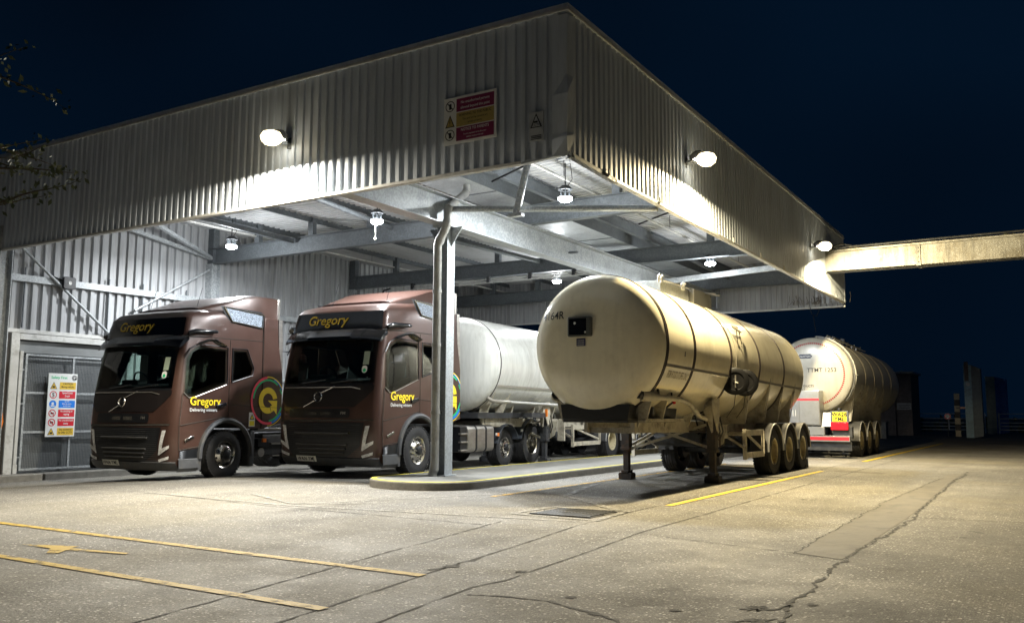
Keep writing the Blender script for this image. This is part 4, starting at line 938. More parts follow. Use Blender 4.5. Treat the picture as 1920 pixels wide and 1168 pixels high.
        mb = MB(); mb.tube([S(-.82, 2.72, .03), S(-.68, 2.80, .16), S(-.52, 2.80, .22)], .028, black, 8); mb.add([S(-.66, 2.83, .10), S(-.66, 2.80, .34), S(-.40, 2.70, .36), S(-.34, 2.66, .22), S(-.40, 2.72, .08), S(-.52, 2.70, .22)], [(0, 1, 2, 5), (2, 3, 5), (0, 5, 4), (3, 4, 5)], alu)
        mb.build('mirror', T)
        # wheel arch lip, step
        mb = MB(); n_ = 20
        mb.tube([(s*(1.285), .70*math.cos(R_(a)), .5+.70*math.sin(R_(a))) for a in range(185, -5, -9)], .055, bumperG, 8); mb.build('arch_trim', T)
        mb = MB(); mb.box(min(s*.8, s*1.29), max(s*.8, s*1.29), .66, .82, .22, .98, bumperG); mb.build('rear_arch_guard', T, bevel=.03)
        mb = MB(); mb.box(min(s*.95, s*1.24), max(s*.95, s*1.24), -1.15, -.74, .47, .50, chassisM); patch(mb, [(-1.18, .46), (-.72, .46), (-.72, .66), (-1.18, .60)], lambda y, z: S(y, z, .010), black, .2)
        mb.box(min(s*1.24, s*1.30), max(s*1.24, s*1.30), -.74, -.66, .22, .66, bumperG); mb.build('step', T, bevel=.01)
    # writing on the seen side and its twin on the other
    for s in (1, -1):
        S2 = lambda y, z, d=.009: (s*(max(half(z, y), 1.279 if y > .9 else 0)+d), y, z)
        mb = MB(); lt = lambda d: (lambda u, v: S2(-1.0+u if s > 0 else -.15-u, 1.50+v, d))
        put_text(mb, 'Gregory', 0, 0, lt(.022), yellowT, size=.235, bold=.016, align='LEFT', sx=.98); put_text(mb, 'Delivering winners', 0, -.125, lt(.022), whiteT, size=.095, bold=.006, align='LEFT', sx=.98); mb.build('lettering', T, smooth=0)
        cy, cz = 1.18, 1.62; mb = MB(); q = lambda u, v, d=.010: S2(cy+u if s > 0 else cy-u, cz+v, d)
        clip = lambda u, v: q(min(u, .455), v)
        def arcc(r0, r1, a0, a1, mt):
            # stops at the rear edge of the panel
            n_ = 40; seg = []
            for i in range(n_+1):
                t = R_(a0+(a1-a0)*i/n_)
                if r1*math.cos(t) < .44: seg.append(t)
                else:
                    if len(seg) > 1: mb.add([q(r*math.cos(t_), r*math.sin(t_)) for t_ in seg for r in (r0, r1)], [(2*k, 2*k+1, 2*k+3, 2*k+2) for k in range(len(seg)-1)], mt)
                    seg = []
            if len(seg) > 1: mb.add([q(r*math.cos(t_), r*math.sin(t_)) for t_ in seg for r in (r0, r1)], [(2*k, 2*k+1, 2*k+3, 2*k+2) for k in range(len(seg)-1)], mt)
        arcc(.470, .525, 95, 285, pinkT); arcc(.50, .525, 30, 95, yellowT); arcc(.425, .465, 50, 175, greenT); arcc(.425, .465, 275, 395, greenT); arcc(.475, .50, 30, 70, blueT); arcc(.470, .52, 285, 345, blueT); arcc(.54, .555, 270, 320, yellowT)
        arcp(mb, 0, 0, .155, .285, 10, 292, q, yellowT, 36)
        mb.add([q(-.01, .0, .011), q(.285, -.0, .011), q(.28, -.31, .011), q(.19, -.215, .011), q(.11, -.26, .011), q(.07, -.13, .011), q(.13, -.10, .011)], [(0, 1, 6), (1, 2, 3, 6), (3, 4, 5, 6)], yellowT)
        mb.build('roundel', T, smooth=0)
        mb = MB(); patch(mb, rect(.62, .80, .98+.08, 1.36), lambda y, z: S2(y, z, .009), whiteT, .3); patch(mb, rect(.64, .78, 1.08, 1.18), lambda y, z: S2(y, z, .011), plateY, .3); mb.add([S2(.64, 1.21, .011), S2(.78, 1.21, .011), S2(.71, 1.33, .011)], [(0, 1, 2)], blackT); mb.add([S2(.665, 1.225, .013), S2(.755, 1.225, .013), S2(.71, 1.30, .013)], [(0, 1, 2)], plateY)
        mb.build('warning_sticker', T, smooth=0)
    # antennas and roof bits
    for x, y in ((-.62, -.45), (.72, -.42)):
        mb = MB(); z = 3.46 if x < 0 else 3.45; mb.lathe([(-.05, .07), (.02, .065), (.06, .045), (.08, .001)], black, (x, y, z), 'z', 14); mb.tube([(x, y, z+.06), (x+.02, y+.12, z+.50)], .006, black, 4); mb.build('antenna', T)
    # chassis
    L = 5.9 if rear == '6x2' else 4.7
    mb = MB()
    for x in (-.42, .42): mb.box(x-.04, x+.04, -1.0, L, .72, .98, chassisM)
    for y in (.9, 1.9, 3.0, L-.1): mb.box(-.38, .38, y, y+.08, .75, .95, chassisM)
    mb.box(-.40, .40, .1, 1.9, .35, .70, chassisM); mb.box(-1.1, 1.1, -.12, .12, .42, .55, chassisM); mb.build('chassis', T, bevel=.006)
    for s in (-1, 1):
        wheel(T, s*1.12, 0, .50, .31, 'steer', s)
    if rear == '6x2':
        ys = ((3.95, .44, 'steer'), (5.25, .505, 'dish'))
    else: ys = ((3.75, .50, 'dish'),)
    for y, r, st in ys:
        for s in (-1, 1):
            wheel(T, s*1.02, y, r, .50 if st == 'dish' else .32, st, s)
            mudguard(T, s*.72, s*1.27, y, r+.10, 20, 168, mt=mat('guard_bluegrey', (.060, .070, .085), .5, 0, .2, 6), z=r)
            mb = MB(); mb.box(min(s*1.268, s*1.30), max(s*1.268, s*1.30), y-.66, y-.60, r+.30, r+.36, whiteT); mb.build('marker_lamp', T)
        mb = MB(); mb.tube([(-.95, y, r), (.95, y, r)], .09, chassisM, 10); mb.build('axle', T)
    # tanks and side kit
    for s in (1, -1):
        if rear == '6x2':
            mb = MB(); mb.prism(rrect(.62, 1.27, .38, .98, .10), 2.02, 3.22, aluD, 'xz')
            if s < 0: mb.v = [(-a, b, c) for a, b, c in mb.v]
            ft = mb.build('fuel_tank', T, bevel=.02)
            mb = MB()
            for y in (2.35, 2.80): mb.prism(rrect(.61, 1.28, .37, .99, .11), y, y+.06, black, 'xz')
            if s < 0: mb.v = [(-a, b, c) for a, b, c in mb.v]
            mb.build('tank_strap', ft)
            mb = MB(); mb.box(.7*s if s > 0 else -1.24, 1.24 if s > 0 else -.7, 1.72, 2.0, .40, .95, black)
            for z in (.42, .60, .78): mb.box(1.20*s if s > 0 else -1.28, 1.28 if s > 0 else -1.20, 1.70, 2.0, z, z+.035, aluD)
            mb.build('battery_step', T, bevel=.006)
        else:
            mb = MB(); mb.prism(rrect(.55, 1.20, .40, .92, .08), 1.15, 2.3, chassisM, 'xz')
            if s < 0: mb.v = [(-a, b, c) for a, b, c in mb.v]
            mb.build('side_tank', T, bevel=.02)
            mb = MB(); a, b = (1.0, 1.26) if s > 0 else (-1.26, -1.0)
            mb.box(a, b, .95, 2.4, .98, 1.02, aluD); mb.box(a+.02, b-.02, .98, 1.3, .62, .80, black); mb.box(a, b+.01*s, 1.4, 2.0, .40, .43, aluD); mb.box(a, b+.01*s, 1.35, 2.2, .66, .70, aluD); mb.lathe([(-.1, .001), (-.1, .1), (.1, .1), (.1, .001)], aluD, (a+.12, 1.1, .5), 'x', 16)
            mb.build('side_kit', T, bevel=.006)
        mb = MB(); mb.box(s*1.27 if s > 0 else -1.31, 1.31 if s > 0 else -1.27, 1.05 if rear != '6x2' else 3.32, 1.15 if rear != '6x2' else 3.40, .72, .80, orangeL); mb.build('marker_lamp', T)
    mb = MB(); mb.lathe([(0, .001), (0, .46), (.05, .46), (.06, .001)], chassisM, (0, 4.4 if rear == '6x2' else 3.5, 1.05), 'z', 24); mb.prism([(-.5, .0), (.5, .0), (.42, .7), (-.42, .7)], 1.02, 1.06, chassisM, 'xy'); mb.build('fifth_wheel', T)
    if rear == '6x2':
        mb = MB(); mb.prism([(3.0, 1.0), (3.0, 1.08), (3.35, 1.26), (3.65, 1.12), (3.65, 1.0)], .35, 1.0, aluD, 'yz')
        for k in range(5): mb.tube([(-.3+.15*k, 1.3, 1.6), (-.35+.16*k, 2.0, 1.25), (-.3+.15*k, 2.9, 1.45)], .018, black, 6)
        mb.build('deck_kit', T)
    return T
def place(px_hub_x, X, Y, dz, rz_deg, half_w=1.275):
    # seen-side wheel contact -> axle centre
    t = R_(rz_deg); return (X-half_w*math.cos(t), Y-half_w*math.sin(t), dz)
LG = 'brown lorry cabs under the canopy'
p = place(415, -15.52, 13.3, -.10, 4); lorry(p, R_(4), 'brown lorry cab parked nearest the mesh gate, its seen side fully in view', 'WA26 YML', LG, '4x2', 1.055)
p = place(787, -11.92, 15.42, 0, 4); lorry(p, R_(4), 'brown lorry cab behind the front column, coupled to a white tank trailer', 'WA26 YMJ', LG, '6x2', 1.07)

# ------------------------------------------------------------ tank trailers
def tank_trailer(loc, rz, label, opt):
    """local frame: y = back from the near end ring, +x = seen side, z up"""
    T = thing('tank_trailer', label, 'tank trailer', loc, R_(rz), None)
    R, Lt, z0, z1, tm = opt['R'], opt['L'], opt['z0'], opt['z1'], opt['tank']
    zc = lambda y: z0+(z1-z0)*y/Lt
    nose = opt.get('nose', .55); mb = MB(); prof = []
    for k in range(29):
        a = math.pi/2*k/28; prof.append((-nose*math.cos(a)**.85 if k < 28 else 0, R*math.sin(a)**.66 if k else .001))
    ys = [Lt*i/16 for i in range(1, 17)]; prof += [(y, R) for y in ys]
    for k in range(1, 13):
        a = math.pi/2*k/12; prof.append((Lt+.42*math.sin(a), max(.001, R*math.cos(a)**.8)))
    mb.lathe(prof, tm, (0, 0, 0), 'y', 72); mb.v = [(x, y, z+zc(max(-.6, y))) for x, y, z in mb.v]
    shell = mb.build('tank_shell', T, smooth=50)
    for y in opt['bands']:
        mb = MB()
        for dy in ((-.035, .035) if opt.get('double') else (0,)): mb.lathe([(dy-.014, R-.004), (dy-.014, R+.010), (dy+.014, R+.010), (dy+.014, R-.004)], band, (0, y, zc(y)), 'y', 72)
        if opt.get('double'): mb.lathe([(-.021, R+.003), (.021, R+.003)], band, (0, y, zc(y)), 'y', 72)
        mb.build('tank_band', T)
    for y in opt.get('seams', ()):
        mb = MB(); mb.lathe([(-.008, R+.0015), (.008, R+.0015)], mat('seam_grey', (.33, .32, .28), .4), (0, y, zc(y)), 'y', 72); mb.build('weld_seam', shell)
    on = lambda y, a, d=0: ((R+d)*math.cos(a), y, zc(y)+(R+d)*math.sin(a))
    ND = lambda x, z, d=.006: None
    def dome(x, z, d=.006):    # point on the near dome, z relative to the tank axis
        r = min(.999, math.hypot(x, z)/R); a = math.asin(r**(1/.66)); yy = -nose*math.cos(a)**.85; return (x, yy-d, zc(max(-.6, yy))+z)
    if opt.get('rail'):
        a = opt['rail']; mb = MB(); mb.bar(on(.06, a, .004), on(Lt-.1, a, .004), .012, .05, mat('rail_grey', (.30, .28, .24), .4, .3)); mb.build('side_rail', T)
        mb = MB(); mb.bar(on(.06, math.pi-a, .004), on(Lt-.1, math.pi-a, .004), .012, .05, M['rail_grey']); mb.build('side_rail', T)
    fr = opt['frame']; zb = lambda y: zc(y)-R
    # chassis rails under the tank
    mb = MB()
    for x in (-.45, .45): mb.bar((x, opt.get('ch0', .3), 1.12), (x, Lt+.15, 1.02), .08, .22, fr)
    for y in [opt.get('ch0', .3)+.1+k*1.25 for k in range(int((Lt-.3)/1.25))]:
        mb.box(-.45, .45, y, y+.08, 1.0, 1.1, fr)
        for s in (-1, 1): mb.prism([(s*.40, 1.1), (s*.50, 1.1), (s*.62, zb(y)+R-math.sqrt(R*R-.62**2)+.02), (s*.40, zb(y)+R-math.sqrt(R*R-.4**2)+.02)], y, y+.05, fr)
    mb.build('chassis', T)
    # running gear
    rw = .525
    for y in opt['axles']:
        for s in (-1, 1):
            wheel(T, s*1.09, y, rw, .37, 'dish', s, rm=rimC)
            if opt.get('guards', True): mudguard(T, min(s*.90, s*1.31), max(s*.90, s*1.31), y, rw+.075, 0, 180, mt=mat('guard_dark', (.045, .045, .045), .5, 0, .25, 5), edge=mat('guard_edge', (.38, .38, .37), .35, .5), z=rw)
        mb = MB(); mb.tube([(-.95, y, rw), (.95, y, rw)], .075, chassisM, 12)
        for x in (-.5, .5): mb.lathe([(-.14, .001), (-.14, .13), (.14, .13), (.14, .001)], chassisM, (x, y+.3, .70), 'z', 16); mb.bar((x, y-.55, .80), (x, y+.35, .52), .08, .09, chassisM)
        for x in (-.9, .9): mb.lathe([(-.06, .001), (-.06, .2), (.06, .2), (.06, .001)], chassisM, (x, y, rw), 'x', 20)
        mb.build('axle', T)
    for y in opt.get('fins', ()):
        for s in (-1, 1):
            mb = MB(); pts = []
            for k in range(8):
                a = R_(-12-58*k/7); pts.append((s*R*math.cos(a), zc(y)+R*math.sin(a)))
            pts += [(s*.55, 1.14), (s*1.02, 1.14), (s*1.06, 1.5)]
            mb.prism(pts, y, y+.035, fr); mb.build('saddle_fin', T)
        mb = MB()
        for s in (-1, 1): mb.bar((s*(R*math.cos(R_(-12))+.006), y+.018, zc(y)+R*math.sin(R_(-12))), (s*1.03, y+.018, 1.16), .05, .012, fr)
        mb.build('fin_edge', T)
    # landing legs
    if 'leg' in opt:
        yl = opt['leg']; foot = opt.get('foot', 0)
        for s in (-1, 1):
            g = MB(); x = s*.92; lm = mat('leg_rusty', (.040, .034, .030), .7, .1, .3, 8, dirt=(.10, .048, .022), dscale=4, dth=(.52, .7)) if opt.get('rust') else chassisM
            g.box(x-.085, x+.085, yl-.085, yl+.085, .62, 1.36, lm); g.box(x-.105, x+.105, yl-.105, yl+.105, .60, .66, lm); g.box(x-.06, x+.06, yl-.06, yl+.06, .13, .62, lm)
            g.box(x-.12, x+.12, yl-.10, yl+.10, 1.30, 1.42, lm)
            g.tube([(x+s*.1, yl-.05, .95), (x+s*.17, yl-.05, .95), (x+s*.17, yl-.05, .70)], .016, lm, 6)
            lg = g.build('landing_leg', T, bevel=.01)
            f = MB(); f.prism([(x-.13, .14), (x-.15, .10), (x-.14, .005), (x+.14, .005), (x+.15, .10), (x+.13, .14)], yl-.11, yl+.11, lm); f.box(x-.08, x+.08, yl-.12, yl+.12, .13, .19, lm); f.build('foot', lg, bevel=.008)
            h = MB(); h.prism([(x-.07*s, 1.42), (x+.12*s, 1.55), (x+.12*s, 1.0), (x+.09*s, .98), (x-.02*s, 1.3)], yl-.32, yl-.29, fr)
            h.prism([(yl-.32, 1.62), (yl+.10, 1.66), (yl+.10, 1.30), (yl-.02, 1.0), (yl-.32, 1.45)], min(x+.10*s, x+.125*s), max(x+.10*s, x+.125*s), fr, 'yz'); h.box(min(x-.12, x+.12), max(x-.12, x+.12), yl-.12, yl+.12, 1.36, 1.62, fr); h.build('leg_bracket', T, bevel=.006)
        mb = MB(); mb.bar((-.85, yl, .62), (.85, yl, 1.15), .045, .05, fr); mb.bar((-.85, yl+.03, 1.2), (.85, yl+.03, .68), .045, .05, fr); mb.bar((-.92, yl, .66), (-.50, yl+1.0, 1.06), .04, .05, fr); mb.bar((.92, yl, .66), (.50, yl+1.0, 1.06), .04, .05, fr)
        mb.tube([(-.85, yl-.12, 1.0), (.85, yl-.12, 1.0)], .02, lm, 6); mb.build('leg_brace', T)
        mb = MB()
        for k in range(9):
            rgk = random.Random(k); x = .65-.18*k; mb.tube([(x, yl+.25, 1.35), (x+.06, yl+.3, .95+.1*(k % 3)), (x-.10, yl+.7, .86+.07*(k % 4)), (x-.02, yl+1.3, 1.05)], .016, black, 6)
        for x in (.98, 1.04): mb.tube([(x, yl+.12, 1.30), (x+.05, yl+.15, 1.0), (x-.06, yl+.25, .82), (x-.3, yl+.6, .95)], .014, black, 6)
        mb.build('air_hose', T)
        mb = MB(); mb.box(.60, .92, yl+.6, yl+.95, .85, 1.10, fr); mb.box(.70, .86, yl+.35, yl+.5, 1.05, 1.38, fr); mb.box(-.3, .35, yl+.9, yl+1.6, .72, .95, chassisM)
        for y in (yl+1.15, yl+1.9): mb.tube([(-.75, y, .80), (.75, y, .80)], .14, chassisM, 16)
        mb.prism([(.62, 1.14), (1.05, 1.14), (.95, .75), (.75, .62), (.62, .8)], yl+.55, yl+.58, fr); mb.build('air_tank', T)
    for (ya, yb_, s) in opt.get('guardrail', ()):
        mb = MB(); x = s*1.24; q = fr
        mb.box(x-.04, x+.04, ya, ya+.05, .42, 1.04, q); mb.box(x-.035, x+.035, yb_-.06, yb_-.02, .50, .98, q)
        mb.box(x-.014, x+.014, ya+.05, yb_, .90, 1.02, q); mb.box(x-.014, x+.014, ya+.05, yb_, .44, .56, q)
        mb.bar((x-.02*s, ya+.3, .92), (x-.02*s, yb_-.06, .60), .03, .06, q); mb.bar((x-.6*s, ya+.1, 1.0), (x-.03*s, ya+.08, .66), .04, .05, q); mb.bar((x-.7*s, ya+.15, .93), (x-.03*s, ya+.1, .93), .04, .06, q); mb.bar((x-.7*s, yb_-.2, .93), (x-.03*s, yb_-.15, .93), .04, .06, q)
        mb.lathe([(-.028, .001), (-.028, .03), (0, .035)], aluD, (x, ya-.0, .72), 'y', 12)
        mb.lathe([(-.02, .001), (-.02, .03), (0, .035)], aluD, (x, ya-.0, .79), 'y', 12); mb.build('side_guard', T, bevel=.004)
    return T, shell, zc, on, dome

# cream trailer in the foreground
XB = -6.75; YBT = 14.0
bt, bsh, zc, on, dome = tank_trailer((XB, YBT, 0), 0, 'big cream tank trailer standing on its rusty landing legs in the open lane', dict(R=1.24, L=9.35, z0=2.53, z1=2.36, tank=tankB, bands=(0, 1.32, 3.42, 5.42, 7.45), double=True, rail=R_(-17), frame=chassisC, axles=(6.3, 7.63, 8.95), leg=3.1, rust=True, fins=(4.9, 6.35, 7.5, 8.6), guardrail=((4.15, 5.55, 1), (4.15, 5.55, -1)), seams=(2.3,), nose=.50))
mb = MB(); mb.prism([(-.62, 1.24), (.62, 1.24), (.66, 1.50), (-.66, 1.50)], -.28, 1.9, black, 'xz'); mb.box(-.62, .62, -.26, 1.95, 1.19, 1.24, chassisM)
mb.build('coupling_plate', bt, bevel=.01)
for s in (-1, 1):
    mb = MB(); x = s*.66
    mb.prism([(x, 1.24), (x+.16*s, 1.24), (x+.30*s, 1.75), (x+.02*s, 1.62)], .05, .09, chassisC); mb.prism([(x, 1.24), (x+.16*s, 1.24), (x+.30*s, 1.75), (x+.02*s, 1.62)], .75, .79, chassisC)
    mb.box(min(x, x+.14*s), max(x, x+.14*s), .05, 1.9, 1.20, 1.26, chassisC)
    mb.tube([(s*.80, -.12, 1.66), (s*.92, .02, 1.64), (s*1.0, .2, 1.62), (s*1.0, 1.2, 1.60), (s*.98, 1.7, 1.53), (s*.95, 2.3, 1.30), (s*.92, 2.85, 1.24)], [.11, .09, .05, .045, .045, .045, .045], chassisC, 12)
    mb.tube([(s*.78, -.2, 1.68), (s*.84, -.08, 1.66)], .085, black, 12); mb.build('vent_pipe', bt)
    mb = MB(); mb.bar(on(.12, R_(-38), .03), on(.55, R_(-47), .03), .03, .04, black); mb.bar(on(.82, R_(-40), .03), on(1.1, R_(-47), .03), .03, .04, black); mb.tube([on(.95, R_(-43), .05), on(1.02, R_(-46), .12)], .03, redL, 8); mb.build('clamp', bt)
# document box on the nose
mb = MB(); c = dome(-.14, .28, 0); o_ = MB()
o_.prism(rrect(-.22, .22, -.17, .17, .03), -.08, .10, mat('box_grey', (.07, .075, .07), .4), 'xz'); o_.add([(-.19, -.083, -.14), (.14, -.083, -.14), (.14, -.083, .14), (-.19, -.083, .14)], [(0, 1, 2, 3)], blackg)
o_.lathe([(-.09, .001), (-.09, .02), (-.08, .025)], whiteT, (-.08, 0, .06), 'y', 10); o_.lathe([(-.09, .001), (-.09, .015), (-.08, .02)], whiteT, (.12, 0, -.10), 'y', 10)
bx = o_.build('document_box', bt, bevel=.008); bx.location = c
mb = MB(); c2 = [dome(-.22+x, -.05+z, .012) for x, z in ((0, 0), (.17, 0), (.17, .13), (0, .13))]; mb.add(c2, [(0, 1, 2, 3)], mat('label_blue', (.02, .025, .09), .4)); 
for z in (.02, .055, .09): mb.add([dome(-.22+x, -.05+z+q, .016) for x, q in ((.02, 0), (.15, 0), (.15, .008), (.02, .008))], [(0, 1, 2, 3)], whiteT)
mb.build('label_plate', bt, smooth=0)
mb = MB(); put_text(mb, '4164R', -.73, .44, lambda x, z: dome(x, z, .008), blackT, size=.20, bold=.006, sx=.95); mb.build('lettering', bt, smooth=0)
def side_text(T, s_, y, a, size, mt, R, zc, sx=1, shear=0, par=None):
    mb = MB(); vs, fs = text2d(s_, size, .006, 'LEFT', shear, sx); mb.add([((R+.008)*math.cos(a+v/R), y+u, zc(y+u)+(R+.008)*math.sin(a+v/R)) for u, v in vs], fs, mt); return mb.build('lettering', T, smooth=0)
side_text(bt, 'FOR FOOD STUFFS ONLY', .22, R_(-27), .19, mat('lettering_faded', (.16, .13, .08), .6), 1.24, zc, sx=.46)
mb = MB(); mb.bar(on(.82, R_(-4), .006), on(.82, R_(-8), .006), .012, .01, black); mb.build('level_mark', bt)
reelM = mat('reel_black', (.0045, .0045, .005), .5, 0, .3, 9, spec=.2)
for y in (3.50, 4.15):
    mb = MB(); c = Vector(on(y, R_(-20), .12)); mb.lathe([(-.06, .001), (-.055, .05), (-.04, .06), (-.045, .17), (-.06, .18), (-.06, .25), (-.04, .275), (.04, .275), (.06, .25), (.06, .001)], reelM, (0, 0, 0), 'y', 32)
    mb.lathe([(-.035, .278), (.035, .278)], aluD, (0, 0, 0), 'y', 20, a0=70, a1=115)
    mb.bar((-.28, .05, 0), (0, .05, 0), .08, .08, chassisM); mb.tube([(0, -.06, -.02), (.02, -.26, -.04)], .014, trimW, 6); mb.bar((0, -.075, -.13), (0, -.075, .12), .025, .02, aluD); mb.tube([(0, .0, -.27), (-.02, .1, -.5), (-.15, .3, -.72)], .008, black, 5)
    hr = mb.build('hose_reel', bt); hr.location = c; hr.rotation_euler = (0, 0, R_(24))
mb = MB(); p0 = on(3.9, R_(28), .05)
mb.tube([on(3.7, R_(33), .02), on(3.7, R_(31), .10), on(4.2, R_(31), .10), on(4.2, R_(33), .02)], .018, chassisC, 6); mb.tube([on(3.75, R_(30), .1), on(3.95, R_(24), .16), on(4.25, R_(28), .12)], .022, chassisC, 6); mb.tube([on(3.85, R_(27), .13), on(3.95, R_(14), .015)], .010, band, 5); mb.tube([on(4.0, R_(27), .13), on(4.25, R_(16), .015)], .010, band, 5)
mb.tube([on(3.7, R_(a), .015) for a in range(60, -30, -6)], .007, M['rail_grey'], 4); mb.build('grab_bracket', bt)
mb = MB(); mb.box(-.45, .40, 1.8, 3.35, 3.55, 3.90, galv); mb.build('walkway_box', bt, bevel=.01)
mb = MB(); mb.box(-.42, .52, 3.32, 4.4, 3.5, 3.91, mat('panel_dark', (.05, .05, .045), .5, .2)); mb.build('top_cover', bt, bevel=.01)
mb = MB(); mb.tube([(.42, 1.6, 3.90), (.42, 4.3, 3.93)], .014, trimW, 6)
for y in (1.65, 1.8, 2.9, 3.0): mb.tube([(.42, y, 3.84), (.42, y, 3.96), (.46, y, 3.98)], .025, trimW, 6)
for y in (4.0, 4.3): mb.tube([(.4, y, 3.90), (.75, y, 3.86)], .018, black, 6)
mb.build('walkway_rail', bt)
mb = MB(); mb.box(-1.1, 1.1, 9.75, 9.85, .55, .75, chassisM); mb.box(.8, 1.25, 9.5, 9.8, .68, .95, chassisM); mb.build('rear_bumper', bt)
# wheel chocks behind the last wheel
ck = MB(); ck.prism([(0, 0), (.36, 0), (.30, .22)], -.1, .1, rubber, 'yz'); ck.build('wheel_chock', loc=(-5.62, YBT+9.28, .004), label='black rubber wheel chock wedged behind the last wheel of the cream tank trailer', cat='wheel chock')

# white trailer coupled to the second lorry
w2, wsh, zc2, on2, dome2 = tank_trailer((-12.65, 18.15, 0), 3, 'white tank trailer coupled to the lorry behind the front column', dict(R=1.18, L=10.4, z0=2.55, z1=2.5, tank=tankW, bands=(0,), seams=(1.6, 3.6, 5.8, 7.6), rail=R_(-27), frame=chassisC, axles=(6.9, 8.2, 9.5), leg=2.9, guardrail=((4.0, 6.0, 1), (4.0, 6.0, -1)), nose=.45, fins=(6.2, 7.6, 9.0)))
mb = MB(); mb.box(-.6, .6, -.1, 1.9, 1.22, 1.36, chassisM)
for s in (-1, 1):
    for y in (.1, .9): mb.prism([(s*.5, 1.36), (s*.72, 1.36), (s*.95, 1.85), (s*.6, 1.7)], y, y+.05, chassisC)
mb.build('coupling_plate', w2)
mb = MB(); mb.tube([(.85, -.1, 1.72), (.95, .0, 1.64), (1.08, .12, 1.62), (1.10, .6, 1.62)], .05, M['rail_grey'], 10); mb.tube([(1.10, .6, 1.62), (1.14, 5.2, 1.55)], .035, trimW, 10); mb.build('hose_tube', w2)
mb = MB(); mb.box(.5, 1.15, 1.7, 2.5, 1.24, 1.36, chassisM); mb.box(1.13, 1.19, 2.5, 2.55, 1.26, 1.46, orangeL); mb.build('marker_lamp', w2)
mb = MB(); mb.box(1.0, 1.2, 3.55, 3.62, .6, 1.2, chassisC); mb.build('bracket_plate', w2)
mb = MB()
for x, z, s_, t in ((.62, .68, .10, 'TTMT'), (.62, .58, .06, '1249')): 
    pass
# far trailer, its rear end towards the camera
ft, fsh, zc3, on3, dome3 = tank_trailer((-6.72, 29.8, 0), 0, 'satin tank trailer with a red dashed ring seen from behind beyond the cream one', dict(R=1.24, L=9.6, z0=2.62, z1=2.55, tank=tankS, bands=(), seams=(), rail=None, frame=chassisC, axles=(-.3+1.2, 2.3, 3.7), fins=(.5, 1.6, 2.8, 4.4, 6.0), nose=.22))
for y in (.55, 2.2, 3.9, 5.7, 7.6):
    mb = MB(); mb.lathe([(-.02, 1.24), (-.012, 1.252), (.012, 1.252), (.02, 1.24)], mat('band_pale', (.20, .18, .14), .4, .3), (0, y, zc3(y)), 'y', 64); mb.build('tank_band', ft)
mb = MB(); rr = .98
for k in range(96):
    a0 = 2*math.pi*k/96; a1 = a0+2*math.pi*.62/96
    mb.add([dome3(r*math.cos(a), r*math.sin(a)+.04, .008) for a, r in ((a0, rr), (a1, rr), (a1, rr+.05), (a0, rr+.05))], [(0, 1, 2, 3)], mat('dash_red', (.30, .012, .02), .4))
mb.build('reflective_ring', ft, smooth=0)
mb = MB(); put_text(mb, 'TTMT 1253', .32, .10, lambda x, z: dome3(x, z, .01), blackT, size=.19, bold=.004); mb.build('lettering', ft, smooth=0); mb = MB(); put_text(mb, 'FOOD PRODUCTS\nONLY', -.35, -.38, lambda x, z: dome3(x, z, .01), blackT, size=.10, bold=.006); mb.build('lettering', ft, smooth=0)
mb = MB(); patch(mb, [(-.42, .62), (-.36, .69), (-.02, .69), (.04, .62), (-.02, .55), (-.36, .55)], lambda x, z: dome3(x, z, .008), mat('badge_navy', (.01, .02, .05), .4), .3); put_text(mb, 'CLAYTON', -.19, .59, lambda x, z: dome3(x, z, .012), whiteT, size=.075, bold=.012); mb.build('maker_badge', ft, smooth=0)
cabM = mat('cabinet_steel', (.42, .43, .44), .3, .7, .12, 3, dirt=(.30, .30, .30), dscale=3)
mb = MB(); mb.box(-1.0, .34, -.75, -.15, 1.02, 2.12, cabM); cb = mb.build('valve_cabinet', ft, bevel=.02)
mb = MB(); mb.box(-.97, -.30, -.768, -.752, 1.05, 2.06, cabM); mb.box(-.28, .31, -.768, -.752, 1.05, 2.06, cabM); mb.box(-.98, .32, -.772, -.768, 1.80, 1.86, redT)
for x in (-.5, -.42): mb.box(x, x+.02, -.79, -.772, 1.30, 1.50, whiteT)
mb.build('cabinet_door', cb)
mb = MB(); mb.box(-1.2, .45, -.72, -.6, .72, .98, cabM); mb.prism([(.36, .98), (.70, .98), (.64, 1.42), (.42, 1.42)], -.68, -.64, whiteT); mb.box(.70, 1.28, -.70, -.5, .62, .98, chassisM); mb.build('rear_frame', ft, bevel=.006)
mb = MB(); mb.box(-1.25, 1.22, -.80, -.70, .52, .70, cabM); mb.box(-1.2, 1.2, -.806, -.80, .56, .66, redT); mb.build('rear_bumper', ft, bevel=.004)
mb = MB(); mb.box(-1.2, 1.25, -.70, -.62, .24, .52, chassisM); mb.build('mud_flap', ft)
mb = MB(); mb.box(.66, 1.18, -.80, -.72, .88, 1.12, redL); mb.box(-1.2, -1.0, -.80, -.72, .86, 1.08, redL); mb.build('rear_lamp', ft, bevel=.01)
mb = MB(); mb.box(.66, 1.20, -.79, -.72, 1.10, 1.47, galvD); pk = mb.build('plate_holder', ft, bevel=.006)
mb = MB(); mb.box(.72, 1.14, -.802, -.79, 1.14, 1.44, plateY); pp = mb.build('number_plate', ft)
mb = MB(); put_text(mb, 'WA26', .93, 1.31, lambda x, z: (x, -.808, z), blackT, size=.165, bold=.03); put_text(mb, 'YML', .93, 1.165, lambda x, z: (x, -.808, z), blackT, size=.165, bold=.03); mb.build('lettering', pp, smooth=0)
mb = MB(); mb.lathe([(-.04, .03), (.0, .07), (.05, .06), (.07, .001)], black, (.93, -.75, 1.50), 'z', 12); mb.build('plate_lamp', ft)
mb = MB()
